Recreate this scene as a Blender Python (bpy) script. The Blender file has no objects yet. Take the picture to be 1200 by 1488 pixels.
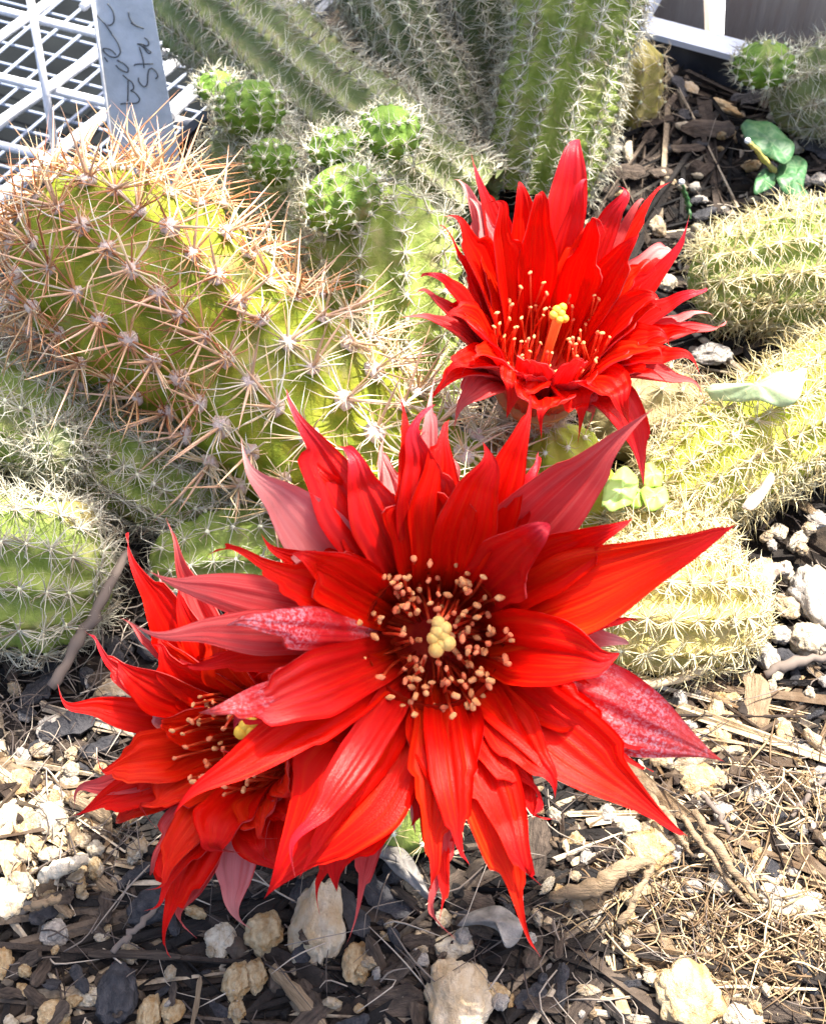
import bpy, math, random
import numpy as np
from mathutils import Vector, Matrix, noise as mnoise
R = math.radians
rng = np.random.default_rng(7)
random.seed(7)
U = 0.01                      # every length below is in centimetres; meshes are written in metres
sc = bpy.context.scene
C = sc.collection
# ---------------------------------------------------------------- camera
PITCH, CAMD, HFOV = 52.0, 24.0, 38.0
cp, sp_ = math.cos(R(PITCH)), math.sin(R(PITCH))
CAM = np.array([0.0, -CAMD*cp, CAMD*sp_])
FW = np.array([0.0, cp, -sp_]); UPV = np.array([0.0, sp_, cp]); RT = np.array([1.0, 0, 0])
FPX = 600/math.tan(R(HFOV/2))
cam_d = bpy.data.cameras.new('camera'); cam = bpy.data.objects.new('camera', cam_d); C.objects.link(cam)
cam.location = CAM*U; cam.rotation_euler = (R(90-PITCH), 0, 0)
cam_d.sensor_fit = 'HORIZONTAL'; cam_d.angle_x = R(HFOV)
cam_d.clip_start = 0.005; cam_d.clip_end = 100
cam_d.dof.use_dof = True; cam_d.dof.focus_distance = 0.185; cam_d.dof.aperture_fstop = 90
sc.camera = cam
# ---------------------------------------------------------------- sky and sun
SUN = np.array([0.30, 0.27, 0.91]); SUN = SUN/np.linalg.norm(SUN)
world = bpy.data.worlds.new('World'); sc.world = world; world.use_nodes = True
wn = world.node_tree; bg = wn.nodes['Background']
sky = wn.nodes.new('ShaderNodeTexSky'); sky.sky_type = 'NISHITA'; sky.sun_disc = False
sky.sun_elevation = math.asin(SUN[2]); sky.sun_rotation = math.atan2(SUN[0], SUN[1])
sky.air_density = .8; sky.dust_density = 4.0; sky.ozone_density = .3
wn.links.new(sky.outputs[0], bg.inputs[0]); bg.inputs[1].default_value = 0.15
sd = bpy.data.lights.new('sun', 'SUN'); sd.energy = 5.0; sd.angle = R(0.6); sd.color = (1, 0.95, 0.86)
so = bpy.data.objects.new('sun', sd); C.objects.link(so)
so.rotation_euler = Vector(SUN).to_track_quat('Z', 'Y').to_euler(); so.location = SUN*2
sc.view_settings.view_transform = 'Standard'; sc.view_settings.look = 'None'
sc.view_settings.exposure = 1.8; sc.view_settings.gamma = 1; sc.view_settings.use_curve_mapping = False

# ---------------------------------------------------------------- helpers
def ray(px, py):
    return FW + RT*(px-600)/FPX + UPV*(744-py)/FPX
def at(px, py, z=0.0):        # the point at height z seen at that pixel of the photograph
    d = ray(px, py); return CAM + d*((z-CAM[2])/d[2])
def at_plane(px, py, P0, n):
    d = ray(px, py); return CAM + d*(np.dot(np.asarray(P0)-CAM, n)/np.dot(d, n))
def cm_per_px(P):
    return np.dot(np.asarray(P)-CAM, FW)/FPX
def unit(v):
    v = np.asarray(v, float); return v/(np.linalg.norm(v, axis=-1, keepdims=True)+1e-12)
ORG = {}
def mesh_of(name, V, F, mats, uv=None, midx=None, smooth=True, org=(0, 0, 0)):
    me = bpy.data.meshes.new(name)
    V = (np.asarray(V, float)-np.asarray(org))*U
    Fs = F if isinstance(F, list) and np.ndim(F[0]) == 2 else [F]
    Fs = [np.asarray(f, np.int32) for f in Fs if len(f)]
    nl = sum(f.size for f in Fs); npz = sum(len(f) for f in Fs)
    me.vertices.add(len(V)); me.vertices.foreach_set('co', V.ravel())
    me.loops.add(nl); loops = np.concatenate([f.ravel() for f in Fs]); me.loops.foreach_set('vertex_index', loops)
    tot = np.concatenate([np.full(len(f), f.shape[1], np.int32) for f in Fs])
    st = np.concatenate([[0], np.cumsum(tot)[:-1]]).astype(np.int32)
    me.polygons.add(npz); me.polygons.foreach_set('loop_start', st); me.polygons.foreach_set('loop_total', tot)
    for m in (mats if isinstance(mats, (list, tuple)) else [mats]): me.materials.append(m)
    if midx is not None: me.polygons.foreach_set('material_index', np.asarray(midx, np.int32))
    me.polygons.foreach_set('use_smooth', np.full(npz, smooth))
    if uv is not None:
        l = me.uv_layers.new(name='UVMap'); l.data.foreach_set('uv', np.asarray(uv, np.float32)[loops].ravel())
    me.update(calc_edges=True); me.validate()
    return me
def put(name, me, parent=None, loc=None):
    o = bpy.data.objects.new(name, me); C.objects.link(o)
    if parent is not None: o.parent = parent; ORG[o.name] = ORG[parent.name]
    else: ORG[o.name] = np.array(loc if loc is not None else (0, 0, 0), float)
    if loc is not None: o.location = np.asarray(loc)*U
    return o
def part(name, V, F, mats, parent, kind=None, **k):
    o = put(name, mesh_of(name, V, F, mats, org=ORG[parent.name], **k), parent)
    if kind: o['kind'] = kind
    return o
def tag(o, label=None, cat=None, group=None, kind=None):
    if label: o['label'] = label
    if cat: o['category'] = cat
    if group: o['group'] = group
    if kind: o['kind'] = kind
    return o
def thing(name, label, cat, loc, group=None):
    o = put(name, None, None, loc); return tag(o, label, cat, group)
def solo(name, V, F, mats, loc, label=None, cat=None, group=None, kind=None, **k):
    o = put(name, mesh_of(name, V, F, mats, org=loc, **k), None, loc); return tag(o, label, cat, group, kind)
def join(parts):               # [(V, F)] with equal face size
    Vs, Fs, n = [], [], 0
    for V, F in parts:
        Vs.append(V); Fs.append(np.asarray(F)+n); n += len(V)
    return np.concatenate(Vs), np.concatenate(Fs)
def grid_faces(a, b, wrap=False):
    i = np.arange(a-1)[:, None]; j = np.arange(b if wrap else b-1)[None, :]; j2 = (j+1) % b
    return np.stack([i*b+j, i*b+j2, (i+1)*b+j2, (i+1)*b+j], -1).reshape(-1, 4)
def path_pts(P, n):            # smooth resampling of a polyline
    P = np.asarray(P, float)
    if len(P) == 2: t = np.linspace(0, 1, n)[:, None]; return P[0]*(1-t)+P[1]*t
    Q = np.vstack([2*P[0]-P[1], P, 2*P[-1]-P[-2]]); out = []
    for s in np.linspace(0, len(P)-1-1e-6, n):
        k = int(s); t = s-k; a, b, c, d = Q[k:k+4]
        out.append(0.5*((2*b)+(-a+c)*t+(2*a-5*b+4*c-d)*t*t+(-a+3*b-3*c+d)*t**3))
    return np.array(out)
def frames(P):
    T = unit(np.gradient(P, axis=0)); a = np.array([0, 0, 1.0]) if abs(T[0][2]) < .9 else np.array([0, 1.0, 0])
    A = []; v = unit(a-T[0]*np.dot(a, T[0]))
    for t in T: v = unit(v-t*np.dot(v, t)); A.append(v)
    A = np.array(A); return T, A, np.cross(T, A)
def tube(P, r, n=8):           # tapered tube with closed ends
    P = np.asarray(P, float); r = np.broadcast_to(r, (len(P),)); T, A, B = frames(P)
    th = np.linspace(0, 2*np.pi, n, endpoint=False)
    V = P[:, None]+r[:, None, None]*(A[:, None]*np.cos(th)[None, :, None]+B[:, None]*np.sin(th)[None, :, None])
    V = V.reshape(-1, 3); m = len(V); V = np.vstack([V, P[0], P[-1]])
    F = grid_faces(len(P), n, True); j = np.arange(n); k = (j+1) % n
    c0 = np.stack([np.full(n, m), k, j, np.full(n, m)], -1)[:, :3]; b = (len(P)-1)*n
    c1 = np.stack([np.full(n, m+1), b+j, b+k], -1)
    return V, [F, np.concatenate([c0, c1])]
def box(cx, cy, cz, sx, sy, sz, M=None):
    V = np.array([[x, y, z] for x in (-.5, .5) for y in (-.5, .5) for z in (-.5, .5)])*[sx, sy, sz]
    if M is not None: V = V@np.asarray(M).T
    F = [[0, 1, 3, 2], [4, 6, 7, 5], [0, 4, 5, 1], [2, 3, 7, 6], [0, 2, 6, 4], [1, 5, 7, 3]]
    return V+[cx, cy, cz], np.array(F)
def cones(P, D, L, r, bend=None, seg=2):   # many tapered spines in one go
    P = np.asarray(P); D = unit(D); L = np.asarray(L)[:, None]; r = np.broadcast_to(r, (len(P),))[:, None]
    a = np.where(np.abs(D[:, 2:3]) < .9, [[0, 0, 1.0]], [[1.0, 0, 0]]); A = unit(np.cross(D, a)); B = np.cross(D, A)
    if bend is None: bend = 0
    off = (A*rng.normal(0, 1, (len(P), 1))+B*rng.normal(0, 1, (len(P), 1)))*bend*L
    rows = []
    for k in range(3):
        th = 2*np.pi*k/3; rows.append(P+r*(A*math.cos(th)+B*math.sin(th)))
    if seg == 2:
        for k in range(3):
            th = 2*np.pi*k/3; rows.append(P+D*L*.5+off+r*.72*(A*math.cos(th)+B*math.sin(th)))
    rows.append(P+D*L); n = len(rows); V = np.stack(rows, 1).reshape(-1, 3)
    if seg == 2:
        f = [[0, 1, 4], [0, 4, 3], [1, 2, 5], [1, 5, 4], [2, 0, 3], [2, 3, 5], [3, 4, 6], [4, 5, 6], [5, 3, 6]]
    else: f = [[0, 1, 3], [1, 2, 3], [2, 0, 3]]
    F = (np.arange(len(P))[:, None, None]*n+np.array(f)[None]).reshape(-1, 3)
    return V, F
def ico(sub):
    import bmesh
    bm = bmesh.new(); bmesh.ops.create_icosphere(bm, subdivisions=sub, radius=1)
    V = np.array([v.co[:] for v in bm.verts]); F = np.array([[v.index for v in f.verts] for f in bm.faces]); bm.free()
    return V, F
ICO = {k: ico(k) for k in (1, 2, 3, 4)}
def blobs(P, r, sub=1, squash=None, N=None):
    V0, F0 = ICO[sub]; P = np.asarray(P); r = np.broadcast_to(r, (len(P),))
    V = (P[:, None]+V0[None]*r[:, None, None])
    if squash is not None:
        h = np.einsum('ijk,ik->ij', V0[None]*np.ones((len(P), 1, 1)), N)
        V = V-(1-squash)*h[..., None]*r[:, None, None]*N[:, None]
    F = (np.arange(len(P))[:, None, None]*len(V0)+F0[None]).reshape(-1, 3)
    return V.reshape(-1, 3), F
def fbm(V, f, s, o=3):
    out = np.zeros(len(V))
    for k in range(o):
        out += np.array([mnoise.noise(Vector(v*f*2**k)+Vector((s*7.1, s*3.3, k*5.))) for v in V])/2**k
    return out

# ---------------------------------------------------------------- materials
def mat(name):
    m = bpy.data.materials.new(name); m.use_nodes = True; nt = m.node_tree
    return m, nt, nt.nodes['Principled BSDF']
def node(nt, t, **k):
    n = nt.nodes.new(t)
    for a, b in k.items():
        if a.startswith('_'): setattr(n, a[1:], b)
        else:
            n.inputs[a.replace('__', ' ')].default_value = b
    return n
def ramp(nt, fac, stops, const=False):
    r = nt.nodes.new('ShaderNodeValToRGB'); el = r.color_ramp.elements
    if const: r.color_ramp.interpolation = 'CONSTANT'
    while len(el) < len(stops): el.new(.5)
    for e, (p, c) in zip(el, stops): e.position = p; e.color = (*c, 1) if len(c) == 3 else c
    nt.links.new(fac, r.inputs[0]); return r.outputs[0]
def coords(nt, kind='Object', scale=(1, 1, 1)):
    t = nt.nodes.new('ShaderNodeTexCoord'); m = nt.nodes.new('ShaderNodeMapping'); m.inputs['Scale'].default_value = scale
    nt.links.new(t.outputs[kind], m.inputs[0]); return m.outputs[0]
def noise_t(nt, vec, scale, detail=5, rough=.6):
    n = node(nt, 'ShaderNodeTexNoise', Scale=scale, Detail=detail, Roughness=rough)
    nt.links.new(vec, n.inputs['Vector']); return n.outputs['Fac']
def mixc(nt, fac, a, b, mode='MIX'):
    m = nt.nodes.new('ShaderNodeMix'); m.data_type = 'RGBA'; m.blend_type = mode
    for s, v in ((0, fac), (6, a), (7, b)):
        if hasattr(v, 'links'): nt.links.new(v, m.inputs[s])
        else: m.inputs[s].default_value = v if s == 0 else (*v, 1)
    return m.outputs[2]
def bump(nt, h, strength, dist, b, prev=None):
    n = node(nt, 'ShaderNodeBump', Strength=strength, Distance=dist)
    nt.links.new(h, n.inputs['Height'])
    if prev: nt.links.new(prev, n.inputs['Normal'])
    nt.links.new(n.outputs[0], b.inputs['Normal']); return n.outputs[0]

def petal_mat(name, base, mid, tip, trans=.48, rough=.38, streak=(1, .12, .01), samt=.25, spec=.22):
    m, nt, b = mat(name)
    uvn = nt.nodes.new('ShaderNodeUVMap'); sep = nt.nodes.new('ShaderNodeSeparateXYZ'); nt.links.new(uvn.outputs[0], sep.inputs[0])
    rp = ramp(nt, sep.outputs[1], [(0, base), (.3, mid), (.72, mid), (1, tip)])
    mp = nt.nodes.new('ShaderNodeMapping'); mp.inputs['Scale'].default_value = (9, 1.1, 1); nt.links.new(uvn.outputs[0], mp.inputs[0])
    oi = nt.nodes.new('ShaderNodeObjectInfo'); ad = nt.nodes.new('ShaderNodeVectorMath'); ad.operation = 'ADD'
    cb = nt.nodes.new('ShaderNodeCombineXYZ'); ml = nt.nodes.new('ShaderNodeMath'); ml.operation = 'MULTIPLY'; ml.inputs[1].default_value = 50
    nt.links.new(oi.outputs['Random'], ml.inputs[0]); nt.links.new(ml.outputs[0], cb.inputs[2])
    nt.links.new(mp.outputs[0], ad.inputs[0]); nt.links.new(cb.outputs[0], ad.inputs[1])
    st = noise_t(nt, ad.outputs[0], 1.6, 4, .6)
    stf = ramp(nt, st, [(.5, (0, 0, 0)), (.72, (samt,)*3)])
    c1 = mixc(nt, stf, rp, streak)
    big = noise_t(nt, coords(nt, 'Object'), 110, 2, .5)
    hs = nt.nodes.new('ShaderNodeHueSaturation')
    mr = node(nt, 'ShaderNodeMapRange'); mr.inputs[3].default_value = .78; mr.inputs[4].default_value = 1.2
    nt.links.new(big, mr.inputs[0]); nt.links.new(mr.outputs[0], hs.inputs['Value']); nt.links.new(c1, hs.inputs['Color'])
    col = hs.outputs[0]; nt.links.new(col, b.inputs['Base Color'])
    b.inputs['Roughness'].default_value = rough; b.inputs['Specular IOR Level'].default_value = spec
    b.inputs['Specular Tint'].default_value = (1, .72, .7, 1)
    mp2 = nt.nodes.new('ShaderNodeMapping'); mp2.inputs['Scale'].default_value = (34, 1.6, 1); nt.links.new(uvn.outputs[0], mp2.inputs[0])
    s2 = noise_t(nt, mp2.outputs[0], 1.0, 3, .5)
    n1 = bump(nt, s2, .3, .0004, b)
    vo = node(nt, 'ShaderNodeTexVoronoi', Scale=5200.0); nt.links.new(coords(nt, 'Object'), vo.inputs['Vector'])
    bump(nt, vo.outputs['Distance'], .5, .00006, b, n1)
    tr = nt.nodes.new('ShaderNodeBsdfTranslucent'); nt.links.new(col, tr.inputs[0])
    mx = nt.nodes.new('ShaderNodeMixShader'); mx.inputs[0].default_value = trans
    nt.links.new(b.outputs[0], mx.inputs[1]); nt.links.new(tr.outputs[0], mx.inputs[2])
    nt.links.new(mx.outputs[0], nt.nodes['Material Output'].inputs[0]); return m
RED = petal_mat('petal_red', (.62, .03, .0), (.86, .006, .002), (.74, .012, .02))
RED2 = petal_mat('petal_scarlet', (.7, .04, .0), (.86, .018, .003), (.74, .012, .02), samt=.45)
CRIM = petal_mat('petal_crimson', (.6, .01, .0), (.76, .008, .008), (.70, .03, .07), samt=.2, spec=.6, rough=.3)
def paint_sheen(m):                 # speckled silver sheen painted into the petal colour in place of specular highlights
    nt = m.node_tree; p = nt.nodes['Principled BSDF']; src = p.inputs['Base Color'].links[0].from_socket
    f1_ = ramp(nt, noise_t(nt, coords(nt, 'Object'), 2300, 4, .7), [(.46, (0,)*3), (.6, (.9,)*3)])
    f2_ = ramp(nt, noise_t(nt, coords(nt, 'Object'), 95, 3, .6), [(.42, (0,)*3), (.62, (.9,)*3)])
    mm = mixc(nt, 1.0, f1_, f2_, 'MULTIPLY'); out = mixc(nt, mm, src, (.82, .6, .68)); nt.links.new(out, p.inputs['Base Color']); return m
SHEEN = paint_sheen(petal_mat('petal_painted_sheen', (.6, .01, .0), (.74, .02, .03), (.72, .10, .09), samt=.3, spec=.6, rough=.3))
PINK = petal_mat('petal_pink', (.7, .05, .01), (.72, .07, .07), (.75, .18, .17), streak=(.85, .3, .25), samt=.5, rough=.4)
PALE = petal_mat('petal_pale_pink', (.7, .1, .04), (.80, .27, .26), (.82, .42, .38), streak=(.9, .5, .42), samt=.5, rough=.4)

def simple(name, col, rough=.6, spec=.5, var=None, nscale=None, bmp=None, rand=None, trans=0, kind='Object', scale=(1, 1, 1)):
    """col: base; var: second colour mixed by noise; rand: stops of a ramp driven by each island's random number."""
    m, nt, b = mat(name); b.inputs['Roughness'].default_value = rough; b.inputs['Specular IOR Level'].default_value = spec
    vec = coords(nt, kind, scale); out = None
    if rand:
        g = nt.nodes.new('ShaderNodeNewGeometry'); out = ramp(nt, g.outputs['Random Per Island'], rand)
    if var:
        f = noise_t(nt, vec, nscale or 200, 6, .62); ff = ramp(nt, f, [(.38, (0,)*3), (.64, (1,)*3)])
        out = mixc(nt, ff, out if out is not None else col, var, 'MIX' if not rand else 'MULTIPLY')
    if out is not None: nt.links.new(out, b.inputs['Base Color'])
    else: b.inputs['Base Color'].default_value = (*col, 1)
    if bmp:
        h = noise_t(nt, vec, bmp[0], 6, .65); bump(nt, h, bmp[1], bmp[2], b)
    if trans:
        tr = nt.nodes.new('ShaderNodeBsdfTranslucent')
        if out is not None: nt.links.new(out, tr.inputs[0])
        else: tr.inputs[0].default_value = (*col, 1)
        mx = nt.nodes.new('ShaderNodeMixShader'); mx.inputs[0].default_value = trans
        nt.links.new(b.outputs[0], mx.inputs[1]); nt.links.new(tr.outputs[0], mx.inputs[2])
        nt.links.new(mx.outputs[0], nt.nodes['Material Output'].inputs[0])
    return m
SOIL = simple('soil', (.012, .009, .007), .95, .2, (.045, .032, .022), 260, (500, .8, .002))
BARKC = simple('bark', (.04, .028, .021), .8, .3, (.13, .095, .07), 220, (700, .9, .0015), scale=(.4, 2.2, 2.2))
BARKD = simple('charred_bark', (.014, .014, .018), .6, .4, (.045, .042, .045), 240, (600, .8, .001))
BARKT = simple('tan_wood', (.17, .115, .065), .75, .3, (.34, .245, .15), 200, (600, .9, .0012), scale=(.3, 2.5, 2.5))
STONE = simple('cream_pumice', (.58, .45, .27), .85, .3, (.36, .21, .08), 170, (420, .9, .0018))
STONEW = simple('white_pumice', (.66, .59, .46), .85, .3, (.42, .33, .22), 230, (450, .9, .0016))
STONET = simple('tan_stone', (.42, .30, .17), .85, .3, (.55, .46, .34), 150, (420, .9, .0016))
STONEG = simple('grey_stone', (.26, .235, .21), .8, .35, (.46, .41, .35), 260, (500, .8, .0012))
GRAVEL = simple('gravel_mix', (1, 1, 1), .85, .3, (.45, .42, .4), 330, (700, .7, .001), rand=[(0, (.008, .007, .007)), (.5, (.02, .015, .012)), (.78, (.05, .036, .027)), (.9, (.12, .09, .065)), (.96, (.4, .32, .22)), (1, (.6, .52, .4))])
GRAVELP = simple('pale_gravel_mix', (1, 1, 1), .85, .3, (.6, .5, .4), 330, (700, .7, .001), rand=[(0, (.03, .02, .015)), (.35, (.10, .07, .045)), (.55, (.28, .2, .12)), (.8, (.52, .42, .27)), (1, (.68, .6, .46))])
STRAW = simple('dry_straw', (1, 1, 1), .6, .4, rand=[(0, (.06, .035, .018)), (.4, (.17, .105, .05)), (.75, (.34, .24, .12)), (1, (.6, .48, .3))])
GREYROOT = simple('grey_root', (1, 1, 1), .8, .3, rand=[(0, (.04, .03, .026)), (.6, (.14, .11, .09)), (1, (.4, .34, .27))])
SP_WHITE = simple('white_bristle', (1, 1, 1), .45, .4, rand=[(0, (.26, .2, .13)), (.3, (.46, .42, .3)), (1, (.70, .68, .55))], trans=.15)
SP_YEL = simple('straw_bristle', (1, 1, 1), .45, .5, rand=[(0, (.5, .38, .17)), (.4, (.68, .58, .3)), (1, (.8, .74, .52))], trans=.15)
SP_BROWN = simple('dead_bristle', (1, 1, 1), .6, .3, rand=[(0, (.2, .13, .07)), (.5, (.38, .29, .17)), (1, (.55, .47, .32))])
SP_ORG = simple('copper_spine', (1, 1, 1), .38, .6, rand=[(0, (.30, .085, .03)), (.3, (.52, .21, .08)), (.6, (.68, .38, .17)), (.85, (.76, .58, .34)), (1, (.82, .74, .6))])
SP_STR = simple('straw_spine', (1, 1, 1), .38, .6, rand=[(0, (.42, .24, .11)), (.3, (.62, .46, .25)), (.7, (.74, .63, .42)), (1, (.84, .78, .64))])
SP_CEN = simple('central_spine', (1, 1, 1), .3, .7, (.7, .6, .5), 300, rand=[(0, (.36, .13, .06)), (.5, (.62, .36, .2)), (1, (.85, .76, .66))])
WOOL = simple('areole_wool', (.84, .74, .66), .9, .2, (.76, .52, .42), 500, (1500, 1, .001))
AREOLE = simple('pale_areole', (.66, .68, .42), .8, .2, (.74, .74, .6), 800)
def green(name, a, b, t=.0):
    m = simple(name, a, .6, .25, b, 260, (900, .6, .0009), trans=t); nt = m.node_tree; p = nt.nodes['Principled BSDF']
    src = p.inputs['Base Color'].links[0].from_socket
    f = ramp(nt, noise_t(nt, coords(nt, 'Object'), 95, 7, .7), [(.54, (0,)*3), (.68, (.65,)*3)])
    out = mixc(nt, f, src, (.33, .27, .14)); nt.links.new(out, p.inputs['Base Color'])
    for n in nt.nodes:
        if n.type == 'BSDF_TRANSLUCENT': nt.links.new(out, n.inputs[0])
    return m
G_DULL = green('stem_dull_green', (.17, .21, .07), (.27, .30, .12))
G_DARK = green('stem_dark_green', (.09, .125, .04), (.17, .19, .08))
G_FRESH = green('stem_fresh_green', (.18, .25, .04), (.31, .37, .09), .1)
G_YEL = green('stem_yellow_green', (.36, .42, .03), (.55, .52, .08), .15)
G_GOLD = green('stem_golden', (.40, .34, .08), (.55, .44, .16), .1)
G_BIG = green('stem_olive', (.17, .23, .012), (.30, .30, .02), .08)
G_BRN = green('stem_corky', (.20, .15, .07), (.3, .26, .12))
G_BUD = green('pup_green', (.10, .19, .02), (.19, .29, .04), .08)
LEAFD = simple('leaf_dark', (.03, .10, .035), .5, .4, (.05, .15, .05), 150, (300, .3, .001), trans=.15)
def veins(m, n, sc_):
    nt = m.node_tree; p = nt.nodes['Principled BSDF']; src = p.inputs['Base Color'].links[0].from_socket
    v = node(nt, 'ShaderNodeTexVoronoi', Scale=sc_); v.feature = 'DISTANCE_TO_EDGE'; nt.links.new(coords(nt, 'Object'), v.inputs['Vector'])
    f = ramp(nt, v.outputs['Distance'], [(.0, (n,)*3), (.12, (0,)*3)])
    out = mixc(nt, f, src, (.55, .62, .35)); nt.links.new(out, p.inputs['Base Color']); bump(nt, v.outputs['Distance'], .5, .0005, p)
veins(LEAFD, .10, 420)
LEAFP = simple('leaf_grey_green', (.30, .40, .22), .6, .4, (.38, .48, .27), 150, (300, .3, .001), trans=.2)
LEAFY = simple('leaf_lime', (.42, .62, .10), .5, .4, (.5, .66, .22), 150, (300, .2, .001), trans=.3)
LEAFB = simple('dead_leaf', (.42, .31, .22), .7, .3, (.56, .47, .38), 200, (350, .6, .001), trans=.1)
LEAFG = simple('grey_dead_leaf', (.11, .10, .09), .8, .2, (.24, .22, .20), 200, (350, .7, .001), trans=.05)
PLW = simple('white_plastic', (.78, .80, .84), .45, .4, (.62, .62, .62), 90, (200, .1, .001))
PLR = simple('white_rod', (.80, .80, .84), .42, .4, (.58, .58, .58), 130, (500, .4, .0006))
PLG = simple('rim_plastic', (.62, .65, .74), .4, .5, (.5, .54, .62), 80)
PLD = simple('dark_plastic', (.02, .022, .028), .45, .5, (.05, .052, .06), 100)
TAGM = simple('label_plastic', (.46, .51, .58), .5, .4, (.36, .40, .45), 110, (500, .3, .0005))
INK = simple('pencil', (.07, .08, .09), .6, .3)
WOOD = simple('brown_board', (.36, .27, .21), .75, .3, (.46, .37, .30), 60, (260, .6, .002), scale=(3, 3, .3))
FLOOR = simple('shed_floor', (.004, .005, .006), .95, .1, (.010, .012, .013), 20)  # near-black colour stands in for the deep shade beneath the rack
WIRE = simple('shaded_wire', (.30, .34, .42), .45, .4)  # shade on the lower shelf is put into this duller grey-blue colour
ANTH = simple('anther', (.66, .24, .08), .7, .2, (.76, .40, .17), 900, (2500, .6, .0004))
ANTHD = simple('anther_pink', (.66, .15, .06), .7, .2, (.74, .26, .12), 900)
FIL = simple('filament', (.62, .03, .008), .4, .4, (.75, .10, .03), 400, trans=.2)
STIG = simple('stigma', (.60, .36, .09), .7, .2, (.72, .5, .16), 700, (1500, .5, .0005))
STIGY = simple('stigma_yellow', (.84, .42, .03), .6, .3, (.86, .52, .06), 700)
STY = simple('style', (.8, .32, .06), .45, .4)
TUBEM = simple('flower_tube', (.50, .10, .03), .6, .3, (.34, .20, .06), 200, (500, .5, .001), trans=.1)
THROAT = simple('throat', (.5, .008, .003), .5, .3, (.7, .05, .008), 260, trans=.25)
FUZZ = simple('tube_hair', (.55, .42, .3), .7, .2)

# ---------------------------------------------------------------- the bed, its tray and what lies beyond
bA = at(950, 92, 0.0); bB = at(1080, 128, 0.0)
dX = unit((bB-bA)*[1, 1, 0]); dY = np.array([-dX[1], dX[0], 0.0])       # dY points away from the camera
backc = np.dot(bA, dY)
leftc = np.dot(at(262, 215, 0.0), dX)
RIGHTC, FRONTC = leftc+34, backc-42
def W(a, b, z=0.0): return dX*a+dY*b+np.array([0, 0, z])
n1, n2 = 200, 240
aa, bb = np.meshgrid(np.linspace(leftc, RIGHTC, n1), np.linspace(FRONTC, backc, n2))
G = aa[..., None]*dX+bb[..., None]*dY; Vg = G.reshape(-1, 3)
def ground_h(x, y):
    return .28*mnoise.noise(Vector((x*.25, y*.25, 1.3)))+.12*mnoise.noise(Vector((x*.8, y*.8, 4)))
Vg[:, 2] = [ground_h(v[0], v[1])+.07*mnoise.noise(Vector((v[0]*2.6, v[1]*2.6, 8)))-.1 for v in Vg]
solo('soil', Vg, grid_faces(n2, n1), SOIL, (0, 0, 0), 'dark potting soil filling the tray around the cacti', kind='structure')
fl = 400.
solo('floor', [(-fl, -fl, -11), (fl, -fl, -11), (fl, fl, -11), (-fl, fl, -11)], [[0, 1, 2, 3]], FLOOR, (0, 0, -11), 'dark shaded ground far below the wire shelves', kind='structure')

tray = thing('planting_tray', 'black plastic tray with pale blue-grey rim holding the cactus bed', 'tray', W(leftc, backc, -1))
M3 = np.stack([dX, dY, [0, 0, 1]], 1)
def wbox(a0, a1, b0, b1, z0, z1):
    c = W((a0+a1)/2, (b0+b1)/2, (z0+z1)/2); return box(*c, a1-a0, b1-b0, z1-z0, M3)
HT = .75
for nm, q in (('wall', (leftc-.3, RIGHTC+.3, backc, backc+.25, -5, HT)), ('wall', (leftc-.3, leftc-.001, FRONTC, backc-.001, -5, HT-.6)),
              ('wall', (RIGHTC+.001, RIGHTC+.3, FRONTC, backc-.001, -5, HT)), ('wall', (leftc-.3, RIGHTC+.3, FRONTC-.3, FRONTC-.001, -5, HT))):
    part(nm, *wbox(*q), PLD, tray, smooth=False)
part('rim', *wbox(leftc-.35, RIGHTC+.35, backc-.1, backc+.75, HT+.001, HT+.17), PLG, tray, smooth=False)
# pale edging standing behind the tray, climbing away from its rim
e0 = at(905, 62, HT+.4); e1 = at(975, -60, HT+.4); ed = unit(e1-e0); es = np.array([ed[1], -ed[0], 0])
cE = (e0+e1*1.0)/2; LE = np.linalg.norm(e1-e0)+.6
ME = np.stack([es, ed, np.cross(es, ed)], 1)
bx_ = box(*cE, .55, LE, .5, ME)
solo('plastic_edging', *bx_, PLG, cE, 'pale plastic strip running away behind the corner of the tray rim', 'edging', smooth=False)
# brown boards behind the tray with a sunlit gap between them
by = backc+3.0
def board(pix, label, th=.5):
    y0 = [at_plane(px, py, W(0, by), dY) for px, py in pix]
    V = np.array(y0+[p+dY*th for p in y0]); n = len(pix)
    F = [[i, (i+1) % n, n+(i+1) % n, n+i] for i in range(n)]
    q = [[0, 1, 2, 3], [4+3, 4+2, 4+1, 4]]
    return solo('wooden_board', V, [np.array(F), np.array(q)], WOOD, V.mean(0), label, 'board', smooth=False)
board([(900, -190), (1015, -190), (1035, 330), (900, 330)], 'narrow brown wooden board left of the bright gap behind the tray')
board([(1062, -190), (1420, -190), (1420, 330), (1039, 330)], 'wide brown wooden board right of the bright gap behind the tray')
Vw, Fw = wbox(leftc+4, RIGHTC, by+1.2, by+60, -2.6, -2.2)
solo('paving_slab', Vw, Fw, PLW, Vw.mean(0), 'bright white slab seen in the sun through the gap between two brown boards', 'slab', smooth=False)

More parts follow.
